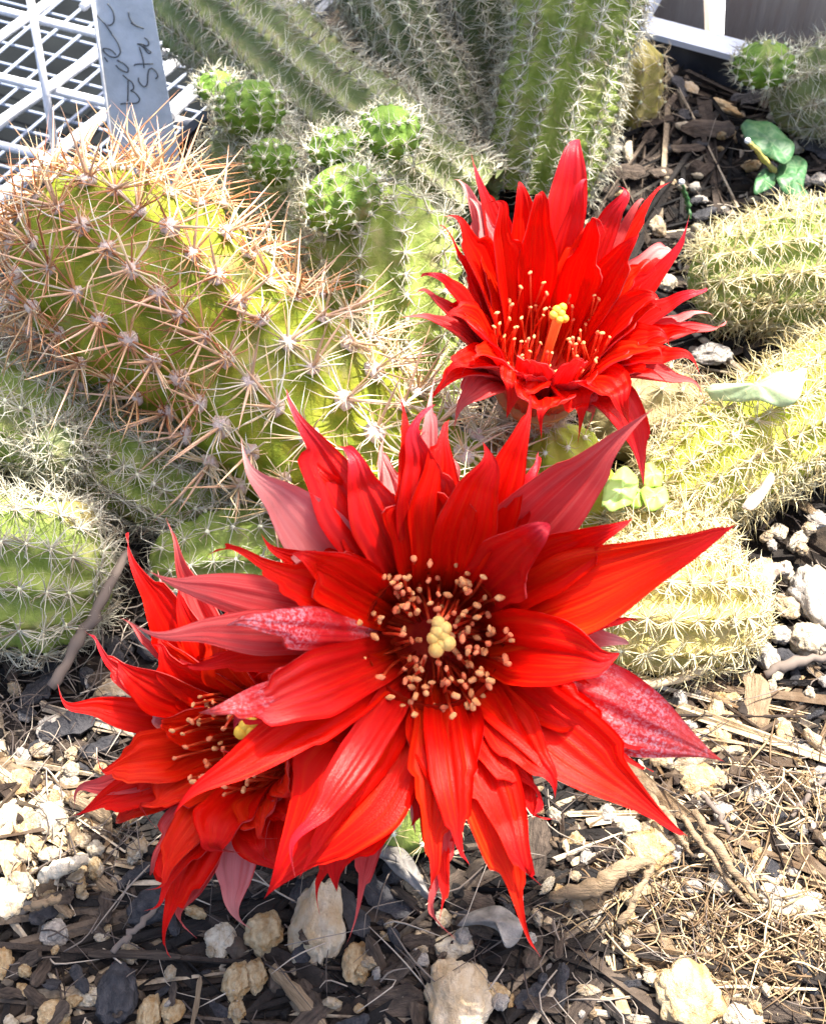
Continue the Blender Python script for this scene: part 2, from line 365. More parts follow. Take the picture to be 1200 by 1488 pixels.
# wire rack (upper left)
rack = thing('wire_rack', 'white plastic-coated wire rack with thick diagonal rods', 'rack', at(150, 100, -1.5))
def rod(p0, p1, r, m, parent, name='rod', n=10):
    P = path_pts([p0, p1], 3); V, F = tube(P, r, n); return part(name, V, F, m, parent)
RZ = -1.5
for a, b, w in (((-160, -26), (320, 94), 13), ((-160, 73), (330, 192), 14), ((-160, 172), (330, 290), 14), ((-100, -70), (330, 30), 12), ((-160, 270), (200, 356), 14)):
    rod(at(*a, RZ), at(*b, RZ), w/2*cm_per_px(at(*a, RZ))*.9, PLR, rack)
for a, b, w in (((-140, 155), (80, -5), 14), ((-90, 240), (245, 5), 15), ((-60, 330), (275, 74), 18), ((100, 300), (330, 86), 22), ((-200, 100), (10, -50), 13), ((120, 10), (200, -55), 13)):
    rod(at(*a, RZ+.22), at(*b, RZ+.22), w/2*cm_per_px(at(*b, RZ))*.9, PLR, rack)
rod(at(34, -60, 3.2), at(80, 215, -1.0), .11, PLR, rack, 'upright')
rod(at(306, 140, RZ), at(317, 265, RZ-3), .13, PLR, rack, 'upright')
rod(at(265, 300, RZ-2), at(330, 240, RZ-2), .13, PLR, rack, 'upright')
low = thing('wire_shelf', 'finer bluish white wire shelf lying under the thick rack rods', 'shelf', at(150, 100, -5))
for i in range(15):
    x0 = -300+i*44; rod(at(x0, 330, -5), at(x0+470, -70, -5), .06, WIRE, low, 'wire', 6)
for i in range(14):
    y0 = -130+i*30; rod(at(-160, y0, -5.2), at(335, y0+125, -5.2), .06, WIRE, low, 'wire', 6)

# ---------------------------------------------------------------- plant label
tagb = at(215, 300, 0.0)
tn = unit(np.array([.05, -1, .28]))
def tg(px, py, off=0): return at_plane(px, py, tagb-tn*0+np.array([0, 0, 0])+tn*off, tn)
lab = thing('plant_label', 'tall pale plastic plant label with pencil handwriting behind the copper spined cactus', 'plant label', tagb)
cor = [(128, -40), (214, -40), (272, 300), (172, 300)]
f4 = [tg(*c) for c in cor]; V = np.array(f4+[p-tn*.06 for p in f4])
part('blade', V, np.array([[0, 1, 2, 3], [7, 6, 5, 4], [0, 4, 5, 1], [1, 5, 6, 2], [2, 6, 7, 3], [3, 7, 4, 0]]), TAGM, lab, smooth=False)
edge = path_pts([tg(129.5, -40, .02), tg(173, 290, .02)], 4); part('edge', *tube(edge, .045, 6), PLR, lab)
strokes = [
 [(270, 30), (320, 100), (340, 170), (335, 235), (300, 265), (270, 265)],
 [(148, 145), (190, 200), (240, 250), (280, 310), (330, 380), (380, 460), (405, 530), (405, 570), (370, 610), (310, 610), (260, 580), (225, 545), (225, 520), (270, 520), (320, 545), (360, 590)],
 [(235, 615), (262, 650), (270, 665)],
 [(400, 655), (378, 645), (385, 655), (440, 680), (490, 730), (490, 770), (460, 772), (400, 740), (358, 700)],
 [(435, 805), (485, 850), (530, 880), (552, 930), (545, 960), (518, 975)], [(518, 975), (570, 1000), (615, 1060), (600, 1100), (560, 1112), (500, 1108)],
 [(490, 850), (490, 980), (487, 1090)], [(410, 1120), (460, 1110), (490, 1120)],
 [(605, 835), (605, 870), (640, 920), (680, 930), (700, 890), (705, 800), (720, 745), (760, 735), (800, 780), (812, 820), (790, 845)],
 [(555, 702), (580, 688), (660, 685), (760, 683)], [(612, 505), (640, 590), (655, 650), (664, 730)],
 [(670, 400), (705, 430), (716, 470), (692, 490), (640, 470), (590, 470)], [(600, 470), (650, 500), (690, 550), (720, 572), (738, 555), (700, 530), (650, 480)],
 [(497, 125), (505, 180), (540, 240), (590, 275), (662, 303)], [(522, 240), (545, 255), (600, 285)]]
SS = []
for s in strokes:
    P = [tg(120+x/7.4375, y/7.4375, .012) for x, y in s]; V, F = tube(path_pts(P, len(s)*3), .016, 5); SS.append((V, F))
off = 0; Vs = []; Fq = []; Ft = []
for V, F in SS:
    Vs.append(V); Fq.append(F[0]+off); Ft.append(F[1]+off); off += len(V)
part('handwriting', np.concatenate(Vs), [np.concatenate(Fq), np.concatenate(Ft)], INK, lab)

# ---------------------------------------------------------------- cactus stems
def stem(label, pts, rad, ribs, mat_b, mat_s, name='cactus', sp=.42, amp=.1, tub=.05, L=.5, nr=14, thick=.011, lift=.35,
         domes=(False, True), parent=None, areole_mat=AREOLE, ar=.05, big=False, twist=.25, cat='cactus', group=None, dens=1., jit=.25, pname='pup'):
    pts = [at(*p) if not isinstance(p, np.ndarray) else p for p in pts]
    pl = sum(np.linalg.norm(np.subtract(pts[i+1], pts[i])) for i in range(len(pts)-1))
    nL = max(14, int(pl/.09)); P = path_pts(pts, nL); T, A, B = frames(P)
    s = np.concatenate([[0], np.cumsum(np.linalg.norm(np.diff(P, axis=0), axis=1))]); Ltot = s[-1]
    rad0 = np.interp(s/Ltot, np.linspace(0, 1, len(rad)), rad) if np.ndim(rad) else np.full(nL, rad)
    # resample s so that domes are dense
    def dome(ss):
        r = np.interp(ss, s, rad0); m = np.ones_like(ss)
        if domes[1]: k = np.clip((Ltot-ss)/np.minimum(r*1.05, Ltot*.6), 0, 1); m = m*np.sqrt(np.clip(1-(1-k)**2, 0, 1))
        if domes[0]: k = np.clip(ss/np.minimum(r*1.05, Ltot*.6), 0, 1); m = m*np.sqrt(np.clip(1-(1-k)**2, 0, 1))
        return r*m
    q = np.linspace(0, 1, nL*1+20); es = []
    ss = Ltot*q
    if domes[1]: ss = np.sort(np.concatenate([ss, Ltot-np.geomspace(.002, .4, 10)*min(1, Ltot/2)]))
    if domes[0]: ss = np.sort(np.concatenate([ss, np.geomspace(.002, .4, 10)*min(1, Ltot/2)]))
    ii = lambda X, v: np.stack([np.interp(v, s, X[:, k]) for k in range(3)], -1)
    ph = rng.uniform(0, 6.28); seed = rng.uniform(0, 50)
    def wob(v): return 1+.05*np.sin(v*1.9+seed)+.03*np.sin(v*4.3+seed*2)
    def surf(sv, th, grow=0):
        Ps, As, Bs = ii(P, sv), unit(ii(A, sv)), unit(ii(B, sv))
        al = (sv/sp)*2*np.pi
        ribf = np.cos(ribs*(th-twist*sv/6)+ph)
        r = dome(sv)*wob(sv)*(1+amp*(ribf-.4)+tub*np.clip(ribf, 0, 1)*np.cos(al))
        n = As*np.cos(th)[:, None]+Bs*np.sin(th)[:, None]
        return Ps+n*(r[:, None]+grow), n
    nth = ribs*8 if not big else ribs*12
    th = np.linspace(0, 2*np.pi, nth, endpoint=False)
    SV, TH = np.meshgrid(ss, th, indexing='ij'); V, _ = surf(SV.ravel(), TH.ravel())
    F = grid_faces(len(ss), nth, True)
    if parent is None: root = thing(name, label, cat, pts[0], group); holder = root; body = part('body', V, F, mat_b, root)
    else: root = parent; body = part(pname, V, F, mat_b, root); holder = body
    # areoles
    na = int(Ltot/sp)+1; SA, TA = [], []
    for i in range(na):
        sv = i*sp+sp*.0+.02
        if sv > Ltot-.01: continue
        frac = dome(np.array([sv]))[0]/np.interp(sv, s, rad0)
        for k in range(ribs):
            if frac < (.3 if big else .5) and k % 2: continue
            if frac < .2 and k % 4: continue
            SA.append(sv+rng.normal(0, .04)*sp); TA.append((2*np.pi*k-ph)/ribs+twist*sv/6)
    SA = np.clip(np.array(SA), .001, Ltot-.001); TA = np.array(TA)
    Pa, _ = surf(SA, TA)
    e = 1e-2
    d1 = surf(np.clip(SA+e, 0, Ltot), TA)[0]-surf(np.clip(SA-e, 0, Ltot), TA)[0]; d2 = surf(SA, TA+.15)[0]-surf(SA, TA-.15)[0]
    ax = unit(ii(T, SA)); nn = unit(np.cross(d2, d1))
    _, nr0 = surf(SA, TA); sg = np.sign(np.sum(nn*(nr0*.7+ax*.3), 1)); nn = nn*sg[:, None]
    keep = Pa[:, 2] > -.1
    # only areoles not facing far away from every viewpoint near the camera
    keep &= np.sum(nn*unit(CAM-Pa), 1) > -.45
    Pa, nn, ax = Pa[keep], nn[keep], ax[keep]
    tx = unit(ax-nn*np.sum(ax*nn, 1)[:, None]); ty = np.cross(nn, tx)
    K = max(3, int(nr*dens)); n = len(Pa)
    ang = rng.uniform(0, 6.28, (n, 1))+np.linspace(0, 2*np.pi, K, endpoint=False)[None]+rng.normal(0, .22, (n, K))
    lf = np.clip(rng.normal(lift, jit, (n, K)), .02, 1.6)[..., None]
    D = (tx[:, None]*np.cos(ang)[..., None]+ty[:, None]*np.sin(ang)[..., None])+nn[:, None]*lf
    Ls = L*rng.uniform(.38, 1.2, (n, K))*rng.uniform(.75, 1.2, (n, 1))*(1+(.35*np.clip((np.sum((Pa-pts[-1])**2, 1)**.5 < 3.4), 0, 1)[:, None] if big else 0)); P0 = (Pa[:, None]+nn[:, None]*.02+D*.02)
    Vc, Fc = cones(P0.reshape(-1, 3), D.reshape(-1, 3), Ls.ravel(), thick*rng.uniform(.6, 1.25, n*K), .07 if big else .13, 2)
    if big:
        nv_ = len(Vc)//(n*K); lowpart = np.repeat(np.dot(Pa-pts[0], pts[-1]-pts[0])/np.dot(pts[-1]-pts[0], pts[-1]-pts[0]) < .42, K)
        fm = np.repeat(lowpart, 9)
        me_ = np.where(fm, 1, 0); sm = part('radial_spines', Vc, Fc, [mat_s, SP_STR], holder, kind='stuff', midx=me_)
    else: sm = part('bristles', Vc, Fc, mat_s, holder, kind='stuff')
    if not big and len(Pa):
        Va, Fa = blobs(Pa+nn*.01, ar*rng.uniform(.7, 1.2, len(Pa)), 1)
        part('areoles', Va, Fa, areole_mat, holder, kind='stuff')
    return root, Pa, nn, tx, ty

# the large copper-spined cactus
big, Pa, nn, tx, ty = stem('thick green cactus stem with long copper and straw coloured spines leaning up to the left', [(650, 770, .9), (500, 650, 1.8), (320, 505, 2.6), (165, 390, 3.5), (50, 300, 4.3)],
    [1.6, 1.75, 1.85, 1.95, 1.9], 13, G_BIG, SP_ORG, sp=.66, amp=.05, tub=.05, L=1.05, nr=22, thick=.021, lift=.5, big=True, ar=.1, jit=.22)
# areole cushions and central spines as pieces
def wool_mesh():
    V, F = ICO[2]; V = V.copy(); V *= (1+.35*fbm(V, 2.2, 3, 2))[:, None]; V[:, 2] *= .6
    return mesh_of('areole', V*.16, F, WOOL)
wm = wool_mesh()
Vc, Fc = cones([[0, 0, 0]], [[0, 0, 1]], [1.0], .032, .0, 2)
def cen_mesh(k):
    P = path_pts([[0, 0, 0], [.02*k, 0, .5], [.06*k, 0, 1.0]], 5); V, F = tube(P, [.034, .03, .024, .014, .002], 5); return mesh_of('central_spine', V, F, SP_CEN)
cms = [cen_mesh(k) for k in (-1, 0, 1, 2)]
def rotm(n, t):
    n = unit(n); t = unit(t-n*np.dot(t, n)); return Matrix(np.stack([t, np.cross(n, t), n], 1).tolist())
face = np.sum(nn*unit(CAM-Pa), 1); order = np.argsort(-face)
cnt = 0
for i in order[:150]:
    a = put('areole', wm, big); M = rotm(nn[i], tx[i]).to_4x4(); sca = rng.uniform(.75, 1.25)
    M = Matrix.Translation(Vector((Pa[i]-ORG[big.name])*U))@M@Matrix.Diagonal((sca, sca, sca, 1)); a.matrix_local = M
    for j in range(rng.integers(1, 4)):
        if cnt >= 280: break
        d = nn[i]+tx[i]*rng.normal(-.2, .5)+ty[i]*rng.normal(0, .55)+np.array([0, 0, -.12]); ln = rng.uniform(.8, 1.6)
        c = put('central_spine', cms[rng.integers(4)], big); M = rotm(d, tx[i]+ty[i]*.3).to_4x4()
        c.matrix_local = Matrix.Translation(Vector((Pa[i]+nn[i]*.03-ORG[big.name])*U))@M@Matrix.Diagonal((rng.uniform(.7, 1.1), 1, ln, 1)); cnt += 1

def pup(parent, base, tip, r, m=G_BUD, sp=.22, L=.3, nr=9, ribs=12, ms=SP_WHITE, ar=.052):
    stem(None, [base, tip], r, ribs, m, ms, parent=parent, sp=sp, amp=.05, tub=.1, L=L, nr=nr, thick=.011, lift=.7, ar=ar, domes=(True, True))
def pp(px, py, z): return at(px, py, z)
WB = dict(L=.55, nr=24, thick=.012, sp=.3)
stem('broad pale bristled stem lying diagonally behind the label and the small green pups', [(690, 310, .9), (560, 215, 1.6), (410, 100, 2.0), (250, -40, 2.6)], [1.1, 1.3, 1.4, 1.4], 12, G_DULL, SP_WHITE, **WB)
stem('dusty grey-green stem between the broad diagonal stem and the dark green one, top centre', [(672, 215, .7), (608, 90, 2.2), (520, -80, 4.2)], [.85, .95, .95], 12, G_DARK, SP_WHITE, **WB)
stem('dark green stem left of the tall ribbed upright stem at the top', [(735, 165, .5), (705, 50, 2.2), (655, -110, 4.6)], [.95, 1.1, 1.1], 11, G_DARK, SP_WHITE, **WB)
stem('tall ribbed green stem with white bristles rising behind the upper red flower', [(785, 275, .4), (815, 120, 2.6), (868, -110, 5.4)], [1.25, 1.38, 1.3], 13, G_FRESH, SP_WHITE, L=.46, nr=22, thick=.012, sp=.27, amp=.13)
s5, *_ = stem('fresh green bristled stem left of the upper flower with three round pups on top', [(575, 600, .2), (565, 450, 2.1), (548, 265, 4.0)], [1.35, 1.45, 1.4], 12, G_FRESH, SP_WHITE, L=.5, nr=20, thick=.011, domes=(False, True), sp=.36)
pup(s5, pp(565, 225, 4.4), pp(567, 160, 5.4), .62)
pup(s5, pp(520, 330, 4.0), pp(475, 245, 5.0), .86)
pup(s5, pp(490, 240, 4.6), pp(480, 185, 5.3), .52)
s6, *_ = stem('short dull green stem right of the wire rack carrying two dotted pups', [(372, 430, .1), (365, 300, 1.6), (375, 160, 3.2)], [1.0, 1.15, 1.1], 11, G_DULL, SP_WHITE, **WB)
pup(s6, pp(370, 200, 3.4), pp(358, 115, 4.4), .82)
pup(s6, pp(315, 150, 3.2), pp(322, 108, 3.9), .5)
pup(s6, pp(395, 270, 3.0), pp(394, 200, 3.9), .6)
stem('small withered yellowish stem right of the tall ribbed stem, below the tray rim', [(915, 170, .0), (925, 60, 2.1)], [.75, .7], 9, G_GOLD, SP_BROWN, L=.45, nr=12)
s8, *_ = stem('green stem at the upper right edge below the brown boards', [(1125, 175, .5), (1190, 135, 1.2), (1300, 110, 2.0)], [1.0, 1.15, 1.2], 11, G_DULL, SP_WHITE, **WB, domes=(True, True))
pup(s8, pp(1108, 125, 1.6), pp(1112, 60, 2.7), .72)
stem('sunlit yellow-green stem lying at the right edge beside the upper flower', [(1000, 415, .9), (1100, 400, 1.1), (1280, 375, 1.2)], [1.0, 1.2, 1.25], 12, G_FRESH, SP_YEL, L=.65, nr=26, thick=.013, sp=.28, domes=(True, True))
stem('bright yellow-green stem slanting up to the right edge above the pale stones', [(945, 740, .7), (1080, 650, 1.1), (1270, 540, 1.4)], [.9, 1.05, 1.2], 12, G_YEL, SP_YEL, L=.62, nr=26, thick=.013, sp=.28, domes=(True, True))
stem('golden bristly stem tip under the right petals of the large flower', [(830, 880, .8), (960, 890, .9), (1105, 880, .7)], [.9, 1.05, .8], 11, G_GOLD, SP_YEL, L=.55, nr=32, thick=.014, sp=.3, domes=(False, True))
stem('sunlit cream-bristled stem between the golden stem and the clover', [(860, 800, .5), (960, 790, .6), (1060, 810, .4)], [.7, .8, .6], 11, G_GOLD, SP_YEL, L=.6, nr=32, thick=.014, sp=.3, domes=(True, True))
stem('dried brownish stem lying behind the right side of the upper flower', [(860, 640, .7), (930, 600, .8), (1030, 600, .5)], [.8, .95, .6], 10, G_BRN, SP_BROWN, L=.55, nr=18, domes=(True, True))
stem('glowing lime stem standing directly under the upper red flower', [(825, 790, .2), (822, 700, 1.3), (800, 620, 2.2)], [.75, .8, .8], 10, G_YEL, SP_YEL, L=.3, nr=10)
s13, *_ = stem('dark green bristly stem below the copper spined cactus at the left', [(-60, 560, 2.0), (100, 630, 1.6), (250, 710, 1.0), (340, 760, .6)], [.95, 1.0, .9, .75], 11, G_FRESH, SP_WHITE, **WB, domes=(False, True))
pup(s13, pp(110, 650, 1.9), pp(60, 655, 2.5), .52, G_DARK, L=.5, nr=14)
s14, *_ = stem('fat pale green stem with starry white spines at the left edge', [(-140, 825, 1.2), (20, 835, 1.2), (165, 850, 1.0)], [1.35, 1.4, 1.2], 12, G_FRESH, SP_WHITE, L=.66, nr=28, thick=.0125, sp=.36, domes=(False, True))
pup(s14, pp(105, 775, 1.7), pp(98, 730, 2.2), .45, G_GOLD, L=.3)
stem('small green stem in the gap between the left flower and the copper spined cactus', [(220, 830, .5), (330, 800, .7), (440, 790, .7)], [.7, .8, .8], 10, G_FRESH, SP_WHITE, L=.5, nr=15, domes=(True, True))
stem('short green stem hidden under the large flower and just showing between its petals', [(560, 1240, .3), (600, 1130, .9), (640, 1010, 1.5)], [.8, .9, .9], 10, G_FRESH, SP_YEL, L=.45, nr=12, domes=(True, True))

# ---------------------------------------------------------------- flowers
NT, NU = 56, 20
def petal(fl, O, n, Rm, px, py, lift, wpx, bend=.4, k=0, m=RED, m2=PINK, ang=None, p=1.15, tm=.55, teeth=(), cup=.35, tw=0., rag=.5, depth=1.3, name='petal', parent_label=None, sw=0.):
    T = at_plane(px, py, O+n*lift, n); d = T-O; rad = d-n*np.dot(d, n); Lr = np.linalg.norm(rad); e = rad/Lr
    if ang is not None:
        q = at_plane(ang[0], ang[1], O, n)-O; e = unit(q-n*np.dot(q, n))
    s_ = np.cross(n, e)
    W_ = wpx/2*cm_per_px(T)*.98
    P0 = O+e*Rm*.62-n*depth; P1 = O+e*Rm*(.98+.1*k)+n*(.35-.28*k); mid = O+e*Rm+(T-n*lift-O-e*Rm)*.58
    P2 = mid+n*(lift*.75+bend)+s_*sw; P3 = T
    t = np.linspace(0, 1, NT+1)
    def bez(t):
        t = t[..., None]; return P0*(1-t)**3+3*P1*t*(1-t)**2+3*P2*t*t*(1-t)+P3*t**3
    def dbez(t):
        t = t[..., None]; return 3*((P1-P0)*(1-t)**2+2*(P2-P1)*t*(1-t)+(P3-P2)*t*t)
    u = np.linspace(-1, 1, NU+1); TT, UU = np.meshgrid(t, u, indexing='ij')
    def prof(t):
        a = .6+.4*np.sin(np.pi/2*np.clip(t/tm, 0, 1))**1.3; s = np.clip((t-tm)/(1-tm), 0, 1)
        return np.where(t < tm, a, (1-s)**(p*1.12)*(1+(p-.35)*s*(1-s)))
    wl = np.ones((2, NT+1)); sh = np.zeros((2, NT+1))
    tl = list(teeth)
    r_ = np.random.default_rng(int(abs(px*13+py*7)) % 99991)
    for _ in range(int(r_.poisson(6.5*rag))): tl.append((r_.integers(2), r_.uniform(.48, .96), r_.uniform(.12, .42)*min(1, rag*1.6)))
    for sd_, t0, dp in tl:
        z = np.clip((t-t0)/.025, 0, 1); f = 1-dp*z*np.clip(1.25-(t-t0)*.6, 0, 1); fl_ = 1+.22*dp*np.exp(-((t-t0+.02)/.05)**2)
        wl[sd_] *= f*fl_; sh[sd_] += .10*dp*np.exp(-((t-t0)/.035)**2)
    wl = np.minimum(wl, 1.3)
    Wt = prof(TT)*W_*np.where(UU < 0, wl[0][:, None], wl[1][:, None])
    Wt = Wt*(1+.04*np.sin(t*17+r_.uniform(0, 6))[:, None])
    te = np.clip(TT+np.where(UU < 0, sh[0][:, None], sh[1][:, None])*UU**2, 0, 1)
    S = bez(te); q_ = np.clip((TT-.72)/.28, 0, 1)[..., None]; cA, cB = r_.normal(0, .11), abs(r_.normal(0, .2))
    S = S+s_*cA*np.sin(q_*np.pi*1.3)*q_+n*(cB*q_*(1-q_)*2.2-r_.uniform(-.12, .2)*q_**3)
    tg_ = unit(dbez(TT)); w = s_-tg_*np.sum(tg_*s_, -1, keepdims=True); w = unit(w); N = np.cross(tg_, w)
    N = np.where(np.sum(N*n, -1, keepdims=True) < 0, N, N)
    a_ = tw*np.clip(TT-.3, 0, 1)[..., None]; w, N = w*np.cos(a_)+N*np.sin(a_), N*np.cos(a_)-w*np.sin(a_)
    ph = r_.uniform(0, 6.28, 4)
    rip = .06*np.sin(TT*9+ph[0]+UU*1.5)*np.abs(UU)+.035*np.sin(TT*21+ph[1]+UU*3)*UU**2+.028*np.cos(UU*15+ph[3]+TT*2)+.018*np.cos(UU*31+ph[0])*np.clip(TT*1.5,0,1)+.025*np.cos(UU*7+ph[2])+.05*(np.exp(-(UU/.16)**2))*-1
    sgn = -1.0
    Nn = N*sgn if np.dot(N[NT//2, NU//2], n) < 0 else N
    V = S+w*(UU*Wt)[..., None]+Nn*(cup*Wt*UU**2+rip*np.minimum(1, Wt*1.6))[..., None]
    th = .018*np.clip(Wt/W_, .1, 1)[..., None]
    top = (V+Nn*th).reshape(-1, 3); bot = (V-Nn*th).reshape(-1, 3); nv = len(top)
    F = grid_faces(NT+1, NU+1); Fb = F[:, ::-1]+nv
    idx = np.arange(nv).reshape(NT+1, NU+1)
    rim = np.concatenate([idx[:, 0], idx[-1, 1:], idx[::-1, -1][1:], idx[0, ::-1][1:-1]]); r2 = np.roll(rim, -1)
    Fr = np.stack([rim, rim+nv, r2+nv, r2], -1)
    uv = np.stack([UU.ravel(), TT.ravel()], -1); uv = np.vstack([uv, uv])
    mi = np.concatenate([np.zeros(len(F)), np.ones(len(Fb)), np.ones(len(Fr))])
    part(name, np.vstack([top, bot]), [np.concatenate([F, Fb, Fr])], [m, m2], fl, uv=uv, midx=mi)

def fill(fl, O, n, Rm, lst, kk, cnt, frac, wfrac, m, lift0, bend, wr=(.75, 1.05)):
    """petals of a whorl that stay inside the outline of the listed ones"""
    A = []; x0 = unit(np.cross(n, [0, 1., .1])); y0 = np.cross(n, x0)
    for t in lst:
        T = at_plane(t[0], t[1], O+n*t[2], n); d = T-O; A.append((math.atan2(np.dot(d, y0), np.dot(d, x0)), np.linalg.norm(d-n*np.dot(d, n))))
    A.sort(); an = np.array([a for a, _ in A]); rr = np.array([r for _, r in A])
    for i in range(cnt):
        a = -np.pi+(i+rng.uniform(-.25, .25))*2*np.pi/cnt
        r = np.interp(a, np.concatenate([an-2*np.pi, an, an+2*np.pi]), np.tile(rr, 3))*frac*rng.uniform(.88, 1.08)
        T = O+(x0*math.cos(a)+y0*math.sin(a))*r+n*lift0
        d = T-CAM; px = 600+FPX*np.dot(d, RT)/np.dot(d, FW); py = 744-FPX*np.dot(d, UPV)/np.dot(d, FW)
        petal(fl, O, n, Rm, px, py, lift0, wfrac*rng.uniform(*wr)/cm_per_px(T), bend, kk, m, rag=.8, p=1.25, tm=.42)

def centre(fl, O, n, Rm, depth, nst, spread, stig, sty0, stigm, rough_c=(.15, 1.0), anth_r=.055, lean=(0, 0, 0), lobes=8, lobr=.085, hgt=(-.6, .25), one_sided=None):
    x0 = unit(np.cross(n, [0, 1., .1])); y0 = np.cross(n, x0)
    # throat: an inner cup
    th = np.linspace(0, 2*np.pi, 40, endpoint=False); prof_ = [(.93, -.3), (.9, -.5), (.82, -.85), (.62, -1.2), (.35, -1.4), (.0, -1.45)]
    prof_ = [(a*Rm, b*depth) for a, b in prof_]
    V = np.array([O+n*b+(x0*math.cos(t)+y0*math.sin(t))*a for a, b in prof_ for t in th]); F = grid_faces(len(prof_), 40, True)
    V2 = np.array([O+n*(b-.04)+(x0*math.cos(t)+y0*math.sin(t))*(a+.07) for a, b in prof_ for t in th])
    i0 = np.arange(40); i1 = (i0+1) % 40; Fr = np.stack([i0, i1, i1+len(V), i0+len(V)], -1)
    part('throat', np.vstack([V, V2]), [np.concatenate([F, F+len(V), Fr])], THROAT, fl)
    for i in range(nst):
        a = rng.uniform(0, 2*np.pi) if one_sided is None else rng.uniform(*one_sided)
        q = rng.uniform(rough_c[0]**1.5, rough_c[1]**1.5)**(1/1.5); h = rng.uniform(*hgt)+.25*(q-.5)
        e = x0*math.cos(a)+y0*math.sin(a)
        T = O+e*q*Rm*spread+n*h; B = O+e*Rm*rng.uniform(.3, .72)-n*depth*1.3
        mid = (B+T)/2+e*.12+rng.normal(0, .04, 3)
        P = path_pts([B, mid, T], 7); Vf, Ff = tube(P, .02, 5); f = part('stamen', Vf, Ff, FIL, fl)
        ax = unit(rng.normal(0, 1, 3)); V0, F0 = ICO[2]; S = np.stack([ax, unit(np.cross(ax, n)), np.cross(ax, unit(np.cross(ax, n)))], 1)
        Va = V0*(1+.12*np.sin(V0[:, :1]*6+i))*np.array([1.25, .75, .7])*anth_r*rng.uniform(.7, 1.12); part('anther', Va@S.T+T+n*.02, F0, ANTH if rng.random() < .6 else ANTHD, f)
    P = path_pts([np.array(sty0), (np.array(sty0)+np.array(stig))/2+np.array(lean), np.array(stig)], 12)
    Vs_, Fs_ = tube(P, np.linspace(.06, .085, 12), 10); st = part('style', Vs_, Fs_, STY, fl)
    v = unit(np.array(stig)-np.array(sty0))
    for i in range(lobes):
        a = i*2.4; r = .15*math.sqrt((i+.3)/lobes)
        c = np.array(stig)+(RT*math.cos(a)*.85+UPV*math.sin(a)*1.25)*r*lobr/.085+v*.06
        V0, F0 = ICO[2]; part('stigma_lobe', V0*lobr*rng.uniform(.85, 1.15)*np.array([1, 1, 1.1])+c, F0, stigm, st)

def ftube(fl, O, n, Rm, end, re, m=TUBEM, d0=1.0, hair=True):
    mid = O-n*2.4
    P = path_pts([O-n*d0, mid, np.array(end)], 24); r = np.interp(np.linspace(0, 1, 24), [0, .3, 1], [Rm*.8, Rm*.5, re])
    V, F = tube(P, r*(1+.03*np.sin(np.arange(24)*1.7)), 20); tb = part('flower_tube', V, F, m, fl)
    T, A, B = frames(P); Pb = []; Db = []
    for i in range(420):
        k = rng.integers(1, 22); a = rng.uniform(0, 6.28); nrm = A[k]*math.cos(a)+B[k]*math.sin(a)
        for _ in range(5): Pb.append(P[k]+nrm*r[k]); Db.append(nrm*.6-T[k]*.7+rng.normal(0, .45, 3))
    Vc, Fc = cones(Pb, Db, rng.uniform(.2, .5, len(Pb)), .008, .1, 1); part('tube_hairs', Vc, Fc, FUZZ, tb, kind='stuff')

